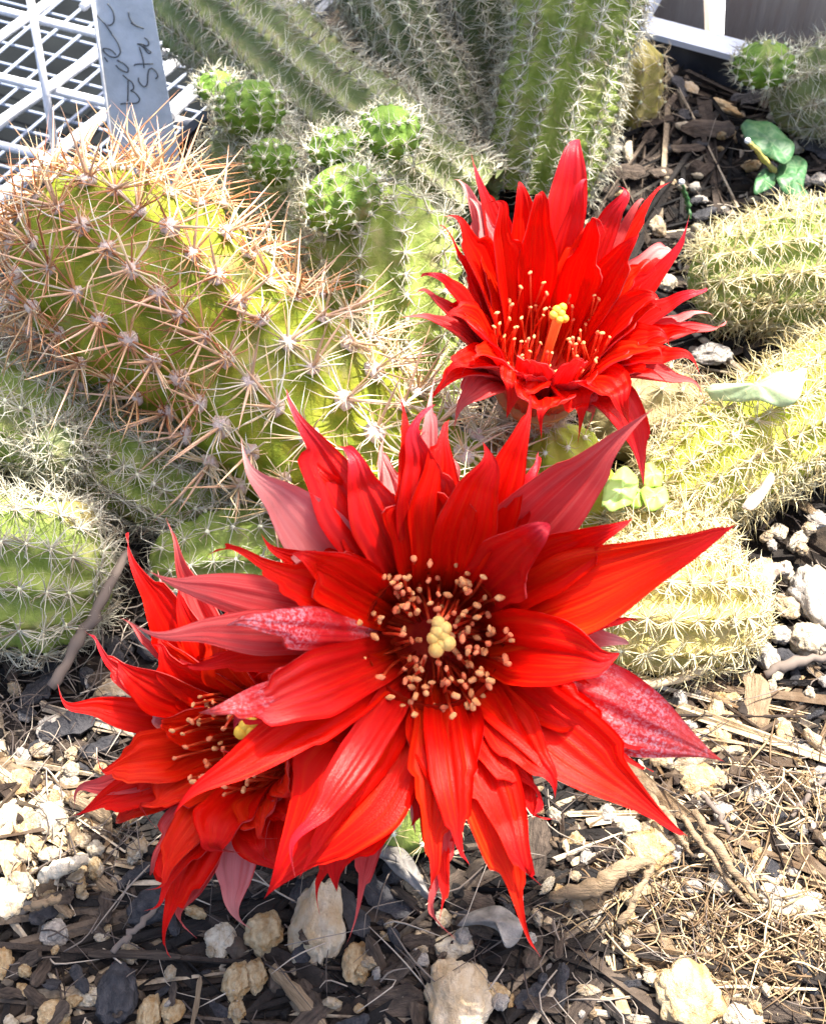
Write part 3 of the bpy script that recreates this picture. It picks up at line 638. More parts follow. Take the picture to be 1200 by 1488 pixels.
# --- large flower
O1 = at(632, 925, 6.4); N1 = unit(np.array([.0, -.52, .85])); R1 = .92
f1 = thing('cactus_flower', 'largest red cactus flower facing the viewer with a ring of pale anthers', 'flower', O1, 'red cactus flowers')
A_ = [  # px, py, lift, width px, bend, whorl, material, extra
 (410, 566, .5, 112, .2, 1, CRIM, dict(teeth=[(1, .72, .45)], ang=(545, 790), p=1.4)),
 (497, 640, .4, 84, .3, 1, CRIM, dict(p=1.2, ang=(560, 790))),
 (583, 576, .7, 98, .3, 0, RED, dict(teeth=[(0, .68, .3)])),
 (552, 632, .1, 70, .2, 2, PALE, {}),
 (612, 590, .8, 92, .3, 1, CRIM, dict(ang=(620, 780))),
 (648, 608, .7, 96, .35, 0, RED, dict(teeth=[(1, .8, .35)])),
 (634, 534, .6, 46, .5, 2, PALE, dict(p=1.7, sw=.2)),
 (656, 652, .2, 66, .0, 2, PALE, {}),
 (713, 645, .9, 92, .3, 0, RED, dict(p=.95)),
 (777, 568, .8, 92, .2, 1, RED, dict(p=1.5, ang=(700, 780))),
 (787, 655, .3, 80, .2, 1, CRIM, dict(teeth=[(1, .75, .5)])),
 (946, 592, 1.4, 128, -.3, 2, PINK, dict(p=1.15, tm=.5, ang=(745, 770), rag=.2, cup=.5)),
 (800, 760, 1.0, 100, .3, 1, CRIM, dict(p=.7)),
 (918, 756, .8, 92, .2, 1, RED, dict(ang=(760, 830), teeth=[(0, .72, .4)])),
 (1070, 764, 1.2, 128, .1, 0, RED2, dict(p=1.0, tm=.5, rag=.25, ang=(760, 905))),
 (915, 935, .0, 90, .0, 2, PALE, dict(p=.8)),
 (900, 960, .9, 120, .2, 0, RED, dict(p=.8, tm=.5)),
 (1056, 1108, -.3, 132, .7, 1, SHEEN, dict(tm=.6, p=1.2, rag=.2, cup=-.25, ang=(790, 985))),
 (928, 1138, -.2, 60, .5, 1, RED2, dict(ang=(780, 1040))),
 (1002, 1220, -.2, 112, .8, 0, RED, dict(p=1.4, tm=.52, ang=(775, 1035))),
 (813, 1157, .2, 80, .3, 1, RED, dict(ang=(740, 1040))),
 (778, 1292, .0, 82, .5, 1, RED, dict(teeth=[(0, .8, .5), (1, .86, .5)])),
 (781, 1398, -.6, 78, .9, 0, RED2, dict(p=1.6, tm=.5)),
 (675, 1257, .3, 74, .4, 0, RED, {}),
 (638, 1368, -.4, 54, .7, 1, PINK, dict(p=1.2)),
 (626, 1304, .0, 70, .5, 0, RED2, dict(p=1.1)),
 (600, 1215, -.8, 50, .3, 2, PALE, {}),
 (381, 1310, -.2, 178, .7, 1, RED, dict(tm=.56, p=1.25, cup=.15, rag=.15, ang=(590, 1035))),
 (478, 1292, -.3, 120, .6, 1, RED, dict(tm=.6, p=.9, rag=.3)),
 (412, 1262, .5, 62, .8, 0, CRIM, dict(tm=.5)),
 (506, 1378, -1.4, 62, .7, 2, PINK, dict(p=1.7, tm=.5, ang=(560, 1060))),
 (452, 1325, -1.2, 62, .7, 2, RED, dict(p=1.4)),
 (240, 1184, .9, 86, .8, 0, RED, dict(tm=.52, p=1.2, rag=.2)),
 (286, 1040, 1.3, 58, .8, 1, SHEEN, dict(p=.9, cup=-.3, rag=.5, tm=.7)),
 (330, 1050, 1.0, 100, .9, 0, CRIM, dict(p=.8, rag=.4)),
 (178, 914, 1.4, 72, .6, 1, PINK, dict(p=1.5, tm=.55, cup=-.2, rag=.1)),
 (210, 834, .9, 76, .8, 1, PINK, dict(p=1.4, tm=.62, cup=-.25, rag=.2)),
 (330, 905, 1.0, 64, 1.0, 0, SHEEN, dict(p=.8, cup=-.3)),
 (303, 792, .9, 62, .5, 0, RED, dict(p=1.3, rag=1.)),
 (340, 645, .5, 104, .1, 2, PALE, dict(p=1.35, tm=.55, rag=.15, cup=.5, ang=(520, 860))),
 (375, 782, .3, 50, .2, 2, RED, {}),
 (420, 800, .8, 90, .3, 1, RED, {}),
]
for a in A_: petal(f1, O1, N1, R1, *a[:4], a[4], a[5], a[6], **a[7])
fill(f1, O1, N1, R1, A_, 1, 12, .92, .9, RED, .1, .3)
fill(f1, O1, N1, R1, A_, 2, 12, .92, .9, RED, -.1, .35)
fill(f1, O1, N1, R1, A_, 2, 12, .86, .95, RED, -.2, .3)
centre(f1, O1, N1, R1, 1.0, 150, .98, at_plane(640, 925, O1+N1*.35, N1), O1-N1*1.35, STIG, rough_c=(.22, 1.08), anth_r=.05)
ftube(f1, O1, N1, R1, O1-N1*4.2+np.array([0, .4, -.2]), .45, d0=1.6)
# --- upper flower
O2 = at(795, 500, 4.3); N2 = unit(np.array([.05, -.12, 1.0])); R2 = 1.0
f2 = thing('cactus_flower', 'red cactus flower in front of the tall ribbed stem with a single yellow-tipped style', 'flower', O2, 'red cactus flowers')
B_ = [
 (838, 192, 1.9, 62, .3, 1, CRIM, dict(p=.8, tm=.6, rag=.1)), (850, 256, 1.9, 46, .3, 1, CRIM, dict()), (912, 268, 1.7, 48, .2, 1, CRIM, dict(p=.95, rag=.2)),
 (972, 260, 1.6, 34, .2, 0, RED, dict(p=1.5)), (940, 284, 1.5, 28, .2, 1, PINK, {}), (928, 347, 1.6, 62, .2, 0, RED, dict(teeth=[(0, .7, .4)])),
 (984, 358, .8, 62, .2, 2, PALE, dict(p=.7)), (1003, 318, 1.5, 60, -.4, 1, CRIM, dict(p=1.2, tm=.5, sw=-.5, rag=.6)), (1027, 430, 1.0, 50, .4, 1, CRIM, dict()),
 (1056, 482, .7, 46, .4, 1, PINK, dict()), (1040, 462, .2, 40, .4, 2, PALE, dict(p=1.4)), (1018, 542, .6, 48, .5, 0, RED, dict()), (1030, 588, -.2, 36, .7, 1, PINK, dict(p=1.7, rag=.1)), (1000, 570, -.3, 36, .7, 2, PINK, dict(p=1.7)),
 (908, 612, .1, 78, .9, 0, RED, dict(p=.8)), (935, 706, -1.6, 62, 1.6, 1, CRIM, dict(p=.8, rag=.2)), (838, 648, -.6, 62, 1.3, 0, RED, dict()), (853, 636, -.9, 44, 1.2, 2, PINK, dict()),
 (780, 640, .2, 90, .9, 1, RED, dict(rag=.8)), (655, 624, -.5, 66, 1.2, 1, PINK, dict()), (740, 600, .0, 80, 1.0, 0, RED, dict(p=.8)),
 (618, 590, .1, 58, 1.0, 1, RED, dict(sw=-.2)), (640, 560, .4, 60, .8, 0, RED, {}), (576, 468, 1.1, 36, .6, 1, PINK, dict(p=1.8, rag=.1)), (646, 462, 1.0, 66, .6, 0, RED, dict(p=.9)),
 (592, 428, 1.1, 32, .5, 2, PINK, dict(p=1.5)), (611, 398, 1.4, 52, .4, 1, CRIM, dict(p=1.2, rag=1)), (630, 330, 1.5, 44, .3, 1, CRIM, dict(rag=1)), (648, 306, 1.7, 56, .3, 0, RED, dict()),
 (660, 250, 1.5, 50, .2, 2, PALE, dict()), (681, 228, 1.8, 48, .2, 1, CRIM, dict(p=1.4)), (684, 288, 1.4, 50, .2, 1, PALE, dict(p=.9)), (752, 262, 1.8, 56, .3, 1, RED, dict()),
 (716, 296, 2.0, 54, .3, 0, RED, dict(p=.9)), (778, 285, 1.9, 60, .3, 0, RED, dict()), (870, 330, 1.8, 60, .3, 0, RED, dict()),
 (960, 430, 1.2, 62, .5, 0, RED, dict()), (975, 500, .8, 58, .5, 0, RED, dict()),
]
for a in B_: petal(f2, O2, N2, R2, *a[:4], a[4], a[5], a[6], **a[7])
fill(f2, O2, N2, R2, B_, 0, 10, .82, .75, RED2, 1.0, .4)
fill(f2, O2, N2, R2, B_, 1, 10, .88, .8, RED, .6, .45)
centre(f2, O2, N2, R2, .8, 75, .95, at(812, 458, 5.6), O2-N2*1.0, STIGY, rough_c=(.35, 1.1), anth_r=.04, lobes=6, lobr=.075, hgt=(-.2, .6))
ftube(f2, O2, N2, R2, at(705, 690, 1.0), .5, d0=1.2)
# --- left flower
O3 = at(352, 1080, 4.0); N3 = unit(np.array([-.32, -.5, .8])); R3 = .8
f3 = thing('cactus_flower', 'lower left red cactus flower partly covered by the largest bloom, leaning left', 'flower', O3, 'red cactus flowers')
C_ = [
 (178, 774, .6, 84, .2, 1, RED, dict(p=1.5, tm=.5, teeth=[(0, .7, .3)])), (247, 748, .2, 48, .3, 2, PINK, dict(p=1.7)), (231, 828, .2, 34, .3, 2, PALE, {}), (262, 850, .5, 60, .3, 1, RED, {}),
 (182, 892, .2, 28, .4, 2, PINK, dict(p=1.3)), (136, 907, .5, 50, .5, 1, CRIM, dict(p=1.6, tm=.5, sw=.5)), (170, 960, .6, 66, .4, 0, RED, {}), (86, 1008, .5, 50, .4, 1, RED, dict(p=1.3)), (222, 1043, .2, 40, .3, 2, PALE, {}),
 (148, 1112, .7, 80, .3, 0, RED2, dict(p=.9, rag=1)), (99, 1160, .3, 46, .5, 1, PINK, dict(p=1.3)), (108, 1188, .3, 66, .6, 1, RED, dict(p=1.5, tm=.5)), (160, 1200, .1, 50, .4, 1, RED2, {}),
 (222, 1275, -.1, 56, .6, 1, PINK, dict()), (247, 1392, -.6, 86, 1.0, 0, RED, dict(p=1.7, tm=.48, teeth=[(0, .6, .4), (1, .66, .4)])), (277, 1356, -.6, 60, .8, 1, PINK, dict(p=1.4)),
 (361, 1350, -1.0, 66, .8, 2, PALE, dict(p=1.2, rag=.1)), (424, 1270, -.4, 98, .8, 1, RED, dict(p=1.0, rag=.3)), (440, 1190, .0, 90, .6, 1, RED, {}), (330, 1240, .3, 90, .6, 0, RED, dict(p=.8)),
 (430, 960, .3, 80, .3, 1, RED, {}), (340, 880, .4, 80, .3, 1, RED, {}), (220, 930, .6, 60, .3, 0, RED, {}),
]
for a in C_: petal(f3, O3, N3, R3, *a[:4], a[4], a[5], a[6], **a[7])
fill(f3, O3, N3, R3, C_, 0, 9, .8, .75, RED2, .4, .3)
fill(f3, O3, N3, R3, C_, 1, 9, .84, .8, RED, .2, .4)
centre(f3, O3, N3, R3, .8, 60, 1.0, at_plane(362, 1062, O3+N3*.5, N3), O3-N3*1.0, STIGY, anth_r=.042, lobes=7, lobr=.085, hgt=(-.1, .5))
ftube(f3, O3, N3, R3, O3-N3*2.6+np.array([.6, .3, -.6]), .4, d0=1.2)

# ---------------------------------------------------------------- stones, bark, gravel
def stone_mesh(name, seed, m, dims=(1, .8, .6), rough=.34, sub=4, facet=.0):
    V0, F0 = ICO[sub]; V = V0.copy(); r = np.random.default_rng(seed)
    for _ in range(6):                     # cut facets
        d = unit(r.normal(0, 1, 3)); h = r.uniform(.72, .95); k = np.maximum(V@d-h, 0); V = V-k[:, None]*d*.7
    V = V*(1+rough*fbm(V0, 1.2, seed, 2)*.8+.14*fbm(V0, 3.6, seed+9, 4)-.3*np.clip(fbm(V0, 3.2, seed+5, 2)-.22, 0, 1))[:, None]*np.array(dims)
    return mesh_of(name, V, F0, m)
PM = {'cream': STONE, 'white': STONEW, 'tan': STONET, 'grey': STONEG, 'char': BARKD}
peb = {c: [stone_mesh('pebble', 10*i+j, m, (1, r2, r3)) for j, (r2, r3) in enumerate(((.85, .7), (.7, .6), (.95, .75), (.6, .5)))] for i, (c, m) in enumerate(PM.items())}
def chip_mesh(seed, m, L=1, w=.42, h=.2):
    r = np.random.default_rng(seed); nx, nr_ = 9, 9
    P = path_pts([[-L, 0, 0], [0, r.normal(0, .08), r.normal(0, .05)], [L, 0, 0]], nx); T, A, B = frames(P); V = []
    prof_ = r.uniform(.75, 1.15, nx); prof_[0] *= .55; prof_[-1] *= .45; ang = np.linspace(0, 2*np.pi, nr_, endpoint=False); rr = r.uniform(.75, 1.2, nr_)
    for i in range(nx):
        for j, a in enumerate(ang):
            q = rr[j]*prof_[i]*(1+r.normal(0, .06)); V.append([P[i][0]+r.normal(0, .03), P[i][1]+math.cos(a)*w*q, P[i][2]+math.sin(a)*h*q])
    m0 = len(V); V += [P[0].tolist(), P[-1].tolist()]; j = np.arange(nr_); k = (j+1) % nr_; b = (nx-1)*nr_
    return mesh_of('bark_chip', V, [grid_faces(nx, nr_, True), np.concatenate([np.stack([np.full(nr_, m0), k, j], -1), np.stack([np.full(nr_, m0+1), b+j, b+k], -1)])], m, smooth=False)
chips = {'brown': [chip_mesh(s, BARKC) for s in range(5)], 'dark': [chip_mesh(s+20, BARKD, 1, .5, .35) for s in range(4)], 'tan': [chip_mesh(s+40, BARKT, 1, .3, .18) for s in range(3)]}
def drop(name, me, px, py, s, rot, label, cat, group=None, z=None, tilt=.3, yaw=None, flat=1.):
    P = at(px, py, 0.0); zz = ground_h(P[0], P[1]) if z is None else z
    P = at(px, py, zz)
    o = put(name, me, None, P); e = (rng.normal(0, tilt), rng.normal(0, tilt), rot)
    o.rotation_euler = e; o.scale = (s[0], s[1], s[2]); return tag(o, label, cat, group)
keys = [ # px, py, w, h (px), colour, label
 (665, 1448, 92, 112, 'tan', 'large tan and white stone at the bottom edge below the long orange petal tip'),
 (462, 1347, 78, 112, 'tan', 'big brown-tan stone directly below the tip of the widest lower petal'),
 (519, 1402, 44, 58, 'cream', 'upright cream stone touched by the slender pink petal tip'),
 (385, 1357, 58, 52, 'cream', 'cream pumice stone just right of the pale pink hanging petal'),
 (322, 1367, 46, 62, 'white', 'crumbly whitish pumice left of the pale pink hanging petal'),
 (660, 1376, 58, 54, 'white', 'whitish stone under the pinkish double petal tip'),
 (345, 1428, 42, 50, 'cream', 'left one of two touching cream stones beside the brown wood chip'),
 (372, 1418, 36, 42, 'cream', 'right one of two touching cream stones beside the brown wood chip'),
 (1000, 1446, 98, 108, 'cream', 'largest pointed white and orange stone in the sun at the lower right'),
 (1082, 1478, 62, 50, 'white', 'blown-out white stone right of the large pointed stone'),
 (724, 1447, 54, 46, 'cream', 'knobbly cream pumice right of the large tan bottom stone'),
 (170, 1445, 62, 104, 'char', 'tall black charcoal lump near the bottom left corner'),
 (222, 1318, 72, 70, 'char', 'blue-black charcoal lump under the left flower'),
 (130, 1450, 34, 30, 'white', 'small clean white pebble left of the tall charcoal lump'),
 (150, 1361, 26, 24, 'white', 'tiny bright white pebble above the long dark twig'),
 (80, 1356, 44, 34, 'grey', 'pale grey stone below the sunlit stone patch at the left'),
 (24, 1110, 38, 32, 'cream', 'topmost cream stone at the left edge beside dark mulch'),
 (35, 1138, 58, 48, 'cream', 'rounded yellowish stone heading the sunlit patch at the left'),
 (63, 1137, 28, 28, 'tan', 'small round tan pebble beside the rounded yellowish stone'),
 (12, 1185, 44, 50, 'white', 'white stone cut by the left edge in the sunlit patch'),
 (74, 1186, 50, 62, 'white', 'white slanting stone at the centre of the sunlit patch on the left'),
 (38, 1205, 46, 46, 'cream', 'knobbly cream stone inside the sunlit patch'),
 (12, 1245, 50, 42, 'white', 'second white stone at the left edge in the sunlit patch'),
 (16, 1302, 54, 84, 'white', 'rough elongated white stone at the lower left edge of the sunlit patch'),
 (86, 1322, 36, 38, 'tan', 'orange-tan pebble under the pale twig of the sunlit patch'),
 (4, 1402, 34, 44, 'cream', 'cream stone cut by the left edge near the bottom'),
 (70, 1300, 30, 22, 'cream', 'small flat cream pebble above the orange-tan pebble'),
 (80, 1478, 50, 40, 'cream', 'cream stone at the bottom edge near the left corner'),
 (218, 1475, 34, 46, 'cream', 'cream pebble right of the tall charcoal lump at the bottom edge'),
 (250, 1470, 36, 50, 'cream', 'yellowish pebble beside the upright brown splinter'),
 (345, 1470, 26, 32, 'cream', 'small cream pebble below the two touching stones'),
 (990, 1097, 76, 56, 'tan', 'tan and white stone under the right silvery petal tip'),
 (1018, 1136, 62, 46, 'cream', 'cream stone touching the lower side of the tan and white stone'),
 (878, 1073, 36, 32, 'cream', 'small cream stone in the dark hollow beneath the right petals'),
 (860, 1062, 40, 26, 'tan', 'orange-tan stone in the dark hollow beneath the right petals'),
 (930, 1065, 56, 36, 'tan', 'brownish stone tucked under the silvery right petal'),
 (1186, 868, 72, 84, 'grey', 'large grey-cream stone at the right edge'),
 (1145, 882, 36, 44, 'tan', 'round tan stone left of the large grey stone at the right edge'),
 (1178, 930, 56, 48, 'white', 'white-grey stone at the right edge below the large grey one'),
 (1134, 922, 34, 28, 'grey', 'small grey-pink stone left of the white-grey edge stone'),
 (1118, 958, 38, 46, 'grey', 'grey stone above the upright tan chip at the right'),
 (1132, 772, 30, 34, 'white', 'isolated white pebble on dark soil below the dry leaf'),
 (1048, 1050, 44, 86, 'cream', 'rough yellowish stone beside the silvery right petal'),
 (1097, 1108, 34, 26, 'grey', 'smooth pinkish-grey pebble right of the silvery petal tip'),
 (945, 1240, 78, 62, 'cream', 'pale yellow rounded stone below the right pointing petal'),
 (1130, 1276, 58, 40, 'white', 'dazzling white stone above the dry root mat'),
 (1150, 1312, 96, 60, 'white', 'largest dazzling white stone beside the dry root mat at the right'),
 (1192, 1165, 26, 40, 'cream', 'cream pebble cut by the right edge'),
 (1030, 1490, 40, 26, 'white', 'white pebble between the two bright bottom right stones'),
 (1064, 1445, 24, 22, 'white', 'tiny white pebble just right of the pointed stone'),
 (478, 412, 40, 30, 'grey', 'grey pebble in the dark gap left of the fresh green stem'),
 (1001, 130, 26, 32, 'tan', 'tan pebble below the tray rim'), (1056, 156, 52, 24, 'cream', 'long pale stone below the tray corner'),
 (992, 182, 22, 20, 'white', 'white pebble left of the flat bark piece'), (1124, 172, 20, 20, 'white', 'tiny white pebble above the dark green seedling'),
 (1190, 260, 28, 30, 'grey', 'grey-white stone right of the dark green seedling'), (1035, 515, 60, 40, 'grey', 'mottled grey-white stone under the right tips of the upper flower'),
 (1032, 630, 34, 24, 'white', 'pale stone between the dried stem and the lime stem'), (990, 555, 34, 34, 'grey', 'small grey stone below the right tips of the upper flower'),
 (970, 410, 26, 30, 'white', 'bright white pebble between the upper flower and the right stem'),
 (176, 1000, 74, 48, 'tan', 'half brown half white stone behind the tips of the left flower'),
 (75, 1060, 42, 46, 'grey', 'ragged grey stone in dark mulch left of the lower left flower'),
 (925, 1170, 40, 18, 'white', 'white sliver of stone beside the right pointing petal'),
 (1170, 1145, 40, 30, 'tan', 'tan stone near the right edge'), (1100, 1155, 50, 40, 'grey', 'purplish-grey stone right of the straw bundle'),
 (935, 760, 44, 24, 'white', 'sunlit white stone right of the lime clover'), (1010, 830, 56, 40, 'white', 'bright white flake above the golden stem'),
]
for px, py, w, h, c, lb in keys:
    P = at(px, py, .3); k = cm_per_px(P); a = w/2*k; b = h/2*k/.86
    me = peb[c][rng.integers(4)]
    V = None
    o = drop('pebble', me, px, py, (a*1.02, b*1.08, min(a, b)*1.0), rng.normal(0, .25), lb + '', 'stone', z=min(a, b)*.42+.16, tilt=.15)
LM = [(665, 1448, 'the large tan and white bottom stone'), (462, 1347, 'the big brown-tan stone'), (385, 1357, 'the cream stone by the hanging pink petal'), (322, 1367, 'the crumbly whitish pumice'),
 (660, 1376, 'the stone under the double petal tip'), (358, 1423, 'the two touching cream stones'), (1000, 1446, 'the largest pointed white and orange stone'), (724, 1447, 'the knobbly cream pumice'),
 (170, 1445, 'the tall charcoal lump'), (222, 1318, 'the blue-black charcoal lump'), (434, 1453, 'the long brown wood chip'), (195, 1389, 'the long dark bark strip'), (505, 1320, 'the dark slanting bark chip'),
 (735, 1345, 'the grey dead leaf near the orange petal tip'), (585, 1265, 'the slanting grey dead leaf'), (780, 1390, 'the orange petal tip'), (35, 1138, 'the rounded yellowish stone'), (74, 1186, 'the white slanting stone'),
 (16, 1302, 'the rough elongated white stone'), (86, 1322, 'the orange-tan pebble'), (80, 1356, 'the pale grey stone below the sunlit patch'), (945, 1240, 'the pale yellow rounded stone'), (1150, 1312, 'the largest dazzling white stone'),
 (860, 1290, 'the thick curved root'), (1060, 1250, 'the longest straw stalk'), (1100, 1380, 'the dry root mat'), (1120, 1465, 'the red-brown shredded bark'), (1097, 1020, 'the upright tan bark chip'), (1048, 1050, 'the rough yellowish stone beside the petal'),
 (990, 1097, 'the tan and white stone under the petal tip'), (1097, 1108, 'the pinkish-grey pebble'), (1186, 868, 'the large grey-cream edge stone'), (1132, 772, 'the isolated white pebble'), (1118, 840, 'the rust brown leaf'), (1028, 186, 'the flat square bark piece'),
 (1056, 156, 'the long pale stone'), (907, 246, 'the brown bark piece behind the upper flower'), (1130, 235, 'the dark green seedling'), (997, 280, 'the thin green sprout'), (1001, 130, 'the tan pebble below the rim'), (176, 1000, 'the half brown half white stone'),
 (75, 1060, 'the ragged grey stone'), (60, 1000, 'the black chip below the fat pale stem'), (247, 1392, 'the lowest tip of the left flower'), (108, 1188, 'the lowest left-pointing petal tip'), (1185, 1000, 'the grey root near the right edge'), (12, 1402, 'the cream stone cut by the left edge'),
 (600, 1480, 'the middle of the bottom edge'), (870, 1380, 'the dark litter left of the root mat'), (560, 1390, 'the cream stone touched by a petal tip')]
DIRS = ['right of', 'below and right of', 'below', 'below and left of', 'left of', 'above and left of', 'above', 'above and right of']
USED = {k[5] for k in keys}
def own_label(px, py, adj, noun):
    c = sorted(LM, key=lambda l: (l[0]-px)**2+(l[1]-py)**2)
    for x, y, nm in c[:4]:
        d = math.hypot(px-x, py-y); dr = DIRS[int(round(math.atan2(py-y, px-x)/(math.pi/4))) % 8]
        near = 'close ' if d < 45 else ('' if d < 95 else 'well ')
        l = f'{adj} {noun} {near}{dr} {nm}'
        if l not in USED and len(l.split()) <= 16: USED.add(l); return l
    return None
# scattered stones: the same look within one region
def inside(px, py):
    return True
regs = [ # name, box in px, n, colours, size range px, adjective
 ((0, 1290, 560, 1488), 28, ('cream', 'grey', 'tan', 'white'), (12, 26), 'small rough stone in the dark mulch along the lower left'),
 ((500, 1290, 860, 1488), 24, ('cream', 'grey', 'tan'), (12, 26), 'small rough stone in the dark mulch at the bottom centre'),
 ((0, 1110, 220, 1300), 36, ('cream', 'white', 'tan'), (16, 34), 'small pale stone in the sunlit patch at the left'),
 ((780, 1130, 1200, 1330), 44, ('cream', 'white', 'grey', 'tan'), (14, 34), 'small pale stone in the sunny litter at the lower right'),
 ((860, 1000, 1200, 1140), 26, ('cream', 'grey', 'tan'), (14, 34), 'small stone in the sunny gravel right of the large flower'),
 ((1090, 720, 1200, 1010), 18, ('grey', 'white', 'tan'), (14, 30), 'small stone on the dark soil at the right edge'),
 ((880, 130, 1180, 340), 26, ('tan', 'grey', 'white', 'cream'), (10, 24), 'little stone on the dark soil below the tray rim'),
 ((0, 940, 150, 1110), 12, ('grey', 'tan'), (14, 24), 'little stone in the dark mulch left of the lower left flower'),
 ((850, 1320, 1200, 1488), 26, ('cream', 'white', 'tan'), (12, 26), 'small pale stone in the dry root litter at the bottom right'),
]
for (x0, y0, x1, y1), n, cs, (s0, s1), lb in regs:
    for i in range(n):
        px, py = rng.uniform(x0, x1), rng.uniform(y0, y1); spx = rng.uniform(s0, s1); s = spx/2*cm_per_px(at(px, py, 0))*1.2; cc = cs[rng.integers(len(cs))]
        ll = own_label(px, py, ('tiny ' if spx < 17 else 'small ' if spx < 25 else '')+cc, 'pebble') or lb
        drop('pebble', peb[cc][rng.integers(4)], px, py, (s*rng.uniform(.8, 1.3), s, s*.9), rng.uniform(0, 6.28), ll, 'stone', lb.replace('small', 'small').replace('stone', 'stones', 1), z=rng.uniform(.2, .42), tilt=.5)
ck = [(434, 1453, 62, 'tan', -.82, 'long brown wood chip at the bottom pointing to the bottom edge', .36), (470, 1325, 0, 'brown', 0, '', 0),
 (285, 1455, 34, 'tan', 1.5, 'upright brown splinter left of the two touching cream stones', .3), (195, 1389, 66, 'brown', -.02, 'long dark twig-like bark strip above the tall charcoal lump', .16),
 (505, 1320, 48, 'dark', -.95, 'dark grey slanting bark chip below the widest petal', .5), (560, 1300, 44, 'dark', -.6, 'dark bark chip right of the slanting grey chip', .6),
 (775, 1230, 44, 'brown', 1.4, 'upright dark brown bark piece under the lower petals of the large flower', .7), (1095, 1020, 46, 'tan', 1.35, 'upright tan bark chip in the gravel at the right', .8),
 (1028, 186, 38, 'brown', -.2, 'flat square bark piece left of the dark green seedling', .9), (907, 246, 30, 'brown', -.2, 'brown bark piece behind the upper flower', .8),
 (960, 250, 18, 'brown', .5, 'small bark piece right of the brown one behind the upper flower', 1.1), (955, 175, 26, 'brown', .4, 'narrow bark sliver beside the withered stem', .5),
 (1000, 215, 24, 'brown', .1, 'reddish bark crumb under the flat square bark piece', .7), (1010, 590, 26, 'brown', 0, 'brown bark piece behind the large grey leaf', .7),
 (100, 1050, 40, 'dark', .5, 'black bark chip left of the lower left flower', .7), (60, 1000, 34, 'dark', .9, 'black bark chip near the left edge below the fat pale stem', .7),
 (850, 1460, 40, 'brown', .9, 'brown bark chip left of the large pointed stone', .6), (1120, 1465, 50, 'brown', -.2, 'red-brown shredded bark at the bottom right', .5)]
for px, py, L, c, yaw, lb, w in ck:
    if not L: continue
    k = cm_per_px(at(px, py, .3)); me = chips[c][rng.integers(len(chips[c]))]
    drop('bark_chip', me, px, py, (L*k, L*k*w*1.5, L*k*max(w, .4)), yaw, lb, 'bark chip', z=.35, tilt=.08)
cregs = [((0, 1250, 860, 1488), 90, ('brown', 'dark', 'brown'), (14, 40), 'dark bark chip in the shaded mulch along the bottom'), ((0, 930, 230, 1130), 34, ('dark', 'brown'), (12, 36), 'black bark chip in the mulch around the lower left flower tips'),
 ((780, 1150, 1200, 1488), 46, ('brown', 'brown', 'dark', 'tan'), (12, 34), 'brown bark chip in the sunny litter at the lower right'), ((870, 120, 1200, 340), 36, ('brown', 'dark'), (9, 26), 'brown bark chip on the soil below the tray rim'),
 ((1050, 720, 1200, 1150), 30, ('brown', 'dark', 'tan'), (10, 30), 'bark chip in the gravel at the right edge'), ((0, 1120, 240, 1320), 14, ('tan', 'tan', 'brown'), (14, 36), 'pale wood splinter in the sunlit stone patch at the left')]
for (x0, y0, x1, y1), n, cs, (s0, s1), lb in cregs:
    for i in range(n):
        px, py = rng.uniform(x0, x1), rng.uniform(y0, y1); spx = rng.uniform(s0, s1); s = spx*cm_per_px(at(px, py, 0)); c = cs[rng.integers(len(cs))]
        ll = own_label(px, py, ('short ' if spx < 20 else 'long ' if spx > 30 else '')+{'dark': 'blackish'}.get(c, c), 'bark chip') or lb
        drop('bark_chip', chips[c][rng.integers(len(chips[c]))], px, py, (s, s*rng.uniform(.5, 1.3), s*rng.uniform(.5, 1.1)), rng.uniform(0, 6.28), ll, 'bark chip', lb.replace('chip', 'chips').replace('splinter', 'splinters'), z=rng.uniform(.12, .4), tilt=.3)
# gravel: uncountable crumbs
def crumbs(name, n, boxes, m, size, label, elong=(.35, .8), zr=(-.1, .22)):
    base = []
    for s in range(6):
        V0, F0 = ICO[1]; r = np.random.default_rng(s+77); V = V0.copy()
        for _ in range(4):
            d = unit(r.normal(0, 1, 3)); k = np.maximum(V@d-.65, 0); V = V-k[:, None]*d
        V = V*(1+.25*r.normal(0, 1, (len(V), 1))*.5); base.append(V)
    Vs = []; Fs = []; o_ = 0; F0 = ICO[1][1]
    for (x0, y0, x1, y1), nn_ in boxes:
        for i in range(nn_):
            P = at(rng.uniform(x0, x1), rng.uniform(y0, y1), 0.)
            if np.dot(P, dY) > backc-.1 or np.dot(P, dX) < leftc+.2: continue
            P = P+[0, 0, ground_h(P[0], P[1])+rng.uniform(*zr)]
            q = rng.normal(0, 1, 4); q /= np.linalg.norm(q); w, x, y, z = q
            Rm_ = np.array([[1-2*(y*y+z*z), 2*(x*y-z*w), 2*(x*z+y*w)], [2*(x*y+z*w), 1-2*(x*x+z*z), 2*(y*z-x*w)], [2*(x*z-y*w), 2*(y*z+x*w), 1-2*(x*x+y*y)]])
            s = rng.uniform(size[0], size[1])*rng.uniform(.6, 1)
            Vs.append((base[i % 6]*np.array([1, rng.uniform(*elong), rng.uniform(*elong)])*s)@Rm_.T+P); Fs.append(F0+o_); o_ += 42
    return solo(name, np.concatenate(Vs), np.concatenate(Fs), m, (0, 0, 0), label, kind='stuff', smooth=False)
crumbs('gravel', 0, [((-80, 900, 1280, 1560), 6500), ((-80, 300, 1280, 900), 1800), ((700, 60, 1280, 420), 2200), ((200, -60, 1280, 420), 600)], GRAVEL, (.09, .32), 'dark crumbs of bark and grit covering the soil')
